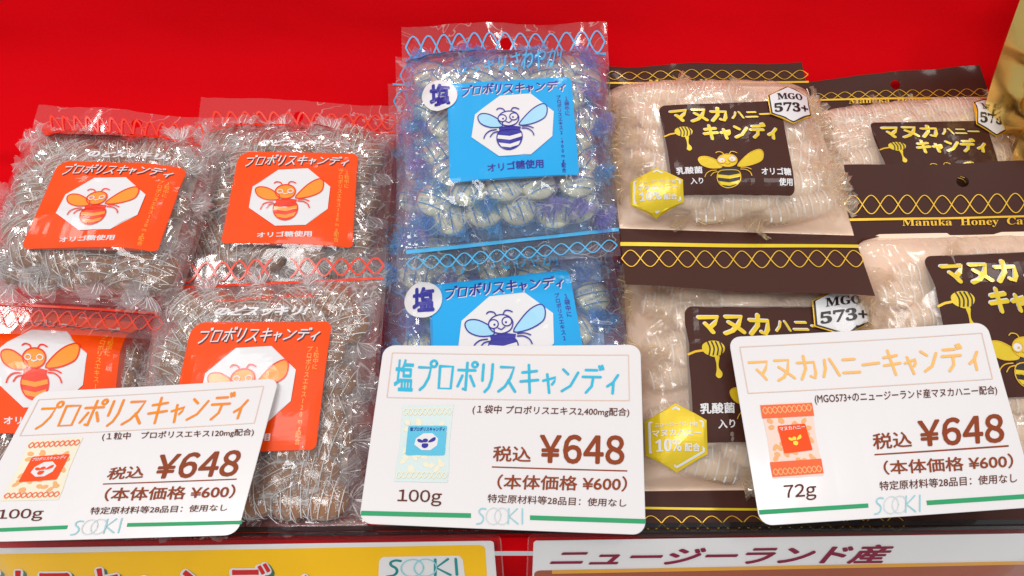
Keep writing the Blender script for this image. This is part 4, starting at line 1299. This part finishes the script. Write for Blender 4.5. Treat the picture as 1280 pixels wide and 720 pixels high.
# ------------------------------------------------------------------ clear tray lip in front of the bags
def box3(name, q0, plane, h0, h1, mat, parent=None):
    """bar between two pixel quads' worth of plane area, from height h0 to h1"""
    a = np.array([plane.hit(x, y, h0) for x, y in q0]); b = a + plane.n * (h1 - h0)
    V = np.concatenate([a, b])
    F = [(3, 2, 1, 0), (4, 5, 6, 7), (0, 1, 5, 4), (1, 2, 6, 5), (2, 3, 7, 6), (3, 0, 4, 7)]
    return add(name, V, F, mat, parent)
tr = thing('acrylic_tray', DISP.hit(640, 665, .0), 'long clear acrylic tray rim running under the three price cards', 'display tray')
box3('front_rim', [(-200, 676), (1480, 660), (1480, 664), (-200, 680)], DISP, -.003, .010, M['acryl'], tr)
box3('rim_lip', [(-200, 664), (1480, 648), (1480, 654), (-200, 670)], DISP, .0105, .012, M['acryl'], tr)

# ------------------------------------------------------------------ the two signs in clear sleeves at the front
SP = Plane(DISP.hit(640, 668, .012), 52)
def sign(name, label, quad, sleeve_quad):
    fl = Flat(quad, SP, .0)
    root = thing(name, fl.C.mean(0), label, 'sign')
    paper = slab(rrect(0, 0, 1, 1, .006, 3), fl, .0006, M['card'], 'paper', root)
    fs = Flat(sleeve_quad, SP, .0016)
    sl = slab(rrect(0, 0, 1, 1, .012, 3), fs, .0012, M['sleeve'], 'sleeve', root)
    return root, paper, fl
rt, paper, fl = sign('yellow_sign', 'yellow sign with red outlined lettering in a clear sleeve at the lower left', [(-300, 690), (617, 676), (632, 860), (-330, 875)], [(-320, 682), (626, 668), (642, 880), (-340, 890)])
mk = fl.px()
decal('yellow_field', fill2d(rrect(0, 0, 1, 1, .01, 3), 0), mk([(-290, 698), (606, 681), (618, 850), (-320, 868)]), M['sign_yellow'], paper, .00015)
for bo, dx, dy, mt, e in ((.075, 3, 3, 'sign_green', .0003), (.06, 0, 0, 'white', .0005), (.012, 0, 0, 'sign_red', .0007)):
    v, f_ = heavy('プロポリスキャンディ', bo, 12 if bo > .03 else 6)
    g = bo * 34
    decal('lettering', (v, f_), mk([(-192 - g + dx, 709 - g + dy), (386 + g + dx, 703 - g + dy), (388 + g + dx, 764 + g + dy), (-194 - g + dx, 770 + g + dy)]), M[mt], paper, e)
lg = decal('logo_patch', fill2d(rrect(0, 0, 1, 1, .06, 2), 0), mk([(474, 696), (578, 694), (586, 760), (472, 762)]), M['card'], paper, .0003)
arc_logo(mk, [(486, 699), (574, 697), (576, 719), (484, 721)], (M['sign_teal'], M['c_teal']), paper, .03)

rt, paper, fl = sign('white_sign', 'white sign with maroon lettering over a brown panel, in a clear sleeve', [(667, 676), (1500, 664), (1530, 860), (660, 865)], [(660, 667), (1520, 655), (1550, 880), (652, 885)])
mk = fl.px()
decal('brown_panel', fill2d(rrect(0, 0, 1, 1, .01, 3), 0), mk([(668, 713), (1500, 698), (1526, 856), (662, 860)]), M['sign_brown'], paper, .00015)
decal('gold_line', bar(0, 1, 2), mk([(690, 712.5), (1500, 697), (1500, 701), (690, 717)]), M['sign_gold'], paper, .0003)
decal('lettering', heavy('ニュージーランド産', .035, shear=.35), mk([(690, 686), (1118, 680), (1114, 704), (686, 708)]), M['sign_maroon'], paper, .0003)

# ------------------------------------------------------------------ gold pouches at the right edge
def pouch(label, cx, top_px, w, hgt, base_px, seed, lean, twist):
    b = DISP.hit(base_px[0], base_px[1], 0)
    root = thing('gold_pouch', b, label, 'pouch')
    def surf(u, v, side):
        x = (u - .5) * w * (1 - .12 * np.abs(2 * v - 1) ** 3)
        z = v * hgt
        dep = .030 * (1 - np.abs(2 * u - 1) ** 3) ** .7 * np.clip(np.sin(np.pi * np.clip(v * .9 + .06, 0, 1)), 0, 1) ** .5
        fold = .028 * (ridge(u * 3.2 + v * 1.5, v * 3.0, seed, 3) - .55) + .004 * (ridge(u * 9, v * 7 + u * 3, seed + 3, 2) - .5)
        y = -side * (dep + fold * np.clip(np.minimum(u, 1 - u) / .08, 0, 1))
        c, s_ = math.cos(twist), math.sin(twist)
        X = x * c - y * s_; Y = x * s_ + y * c + lean * z
        return np.c_[b[0] + X, b[1] + Y, b[2] + z]
    P, Fc = grid(46, 60, lambda u, v: surf(u, v, 1)); add('front_panel', P, Fc, M['pouch'], root, True)
    P, Fc = grid(20, 20, lambda u, v: surf(u, v, -.5)); add('back_panel', P, Fc, M['pouch'], root, True)
    return root
pouch('large crumpled gold foil pouch standing at the top right corner', 0, 0, .14, .15, (1322, 172), 7, .22, .2)
pouch('smaller gold foil pouch at the right edge, in front of the larger one', 0, 0, .12, .09, (1352, 225), 17, .1, .1)
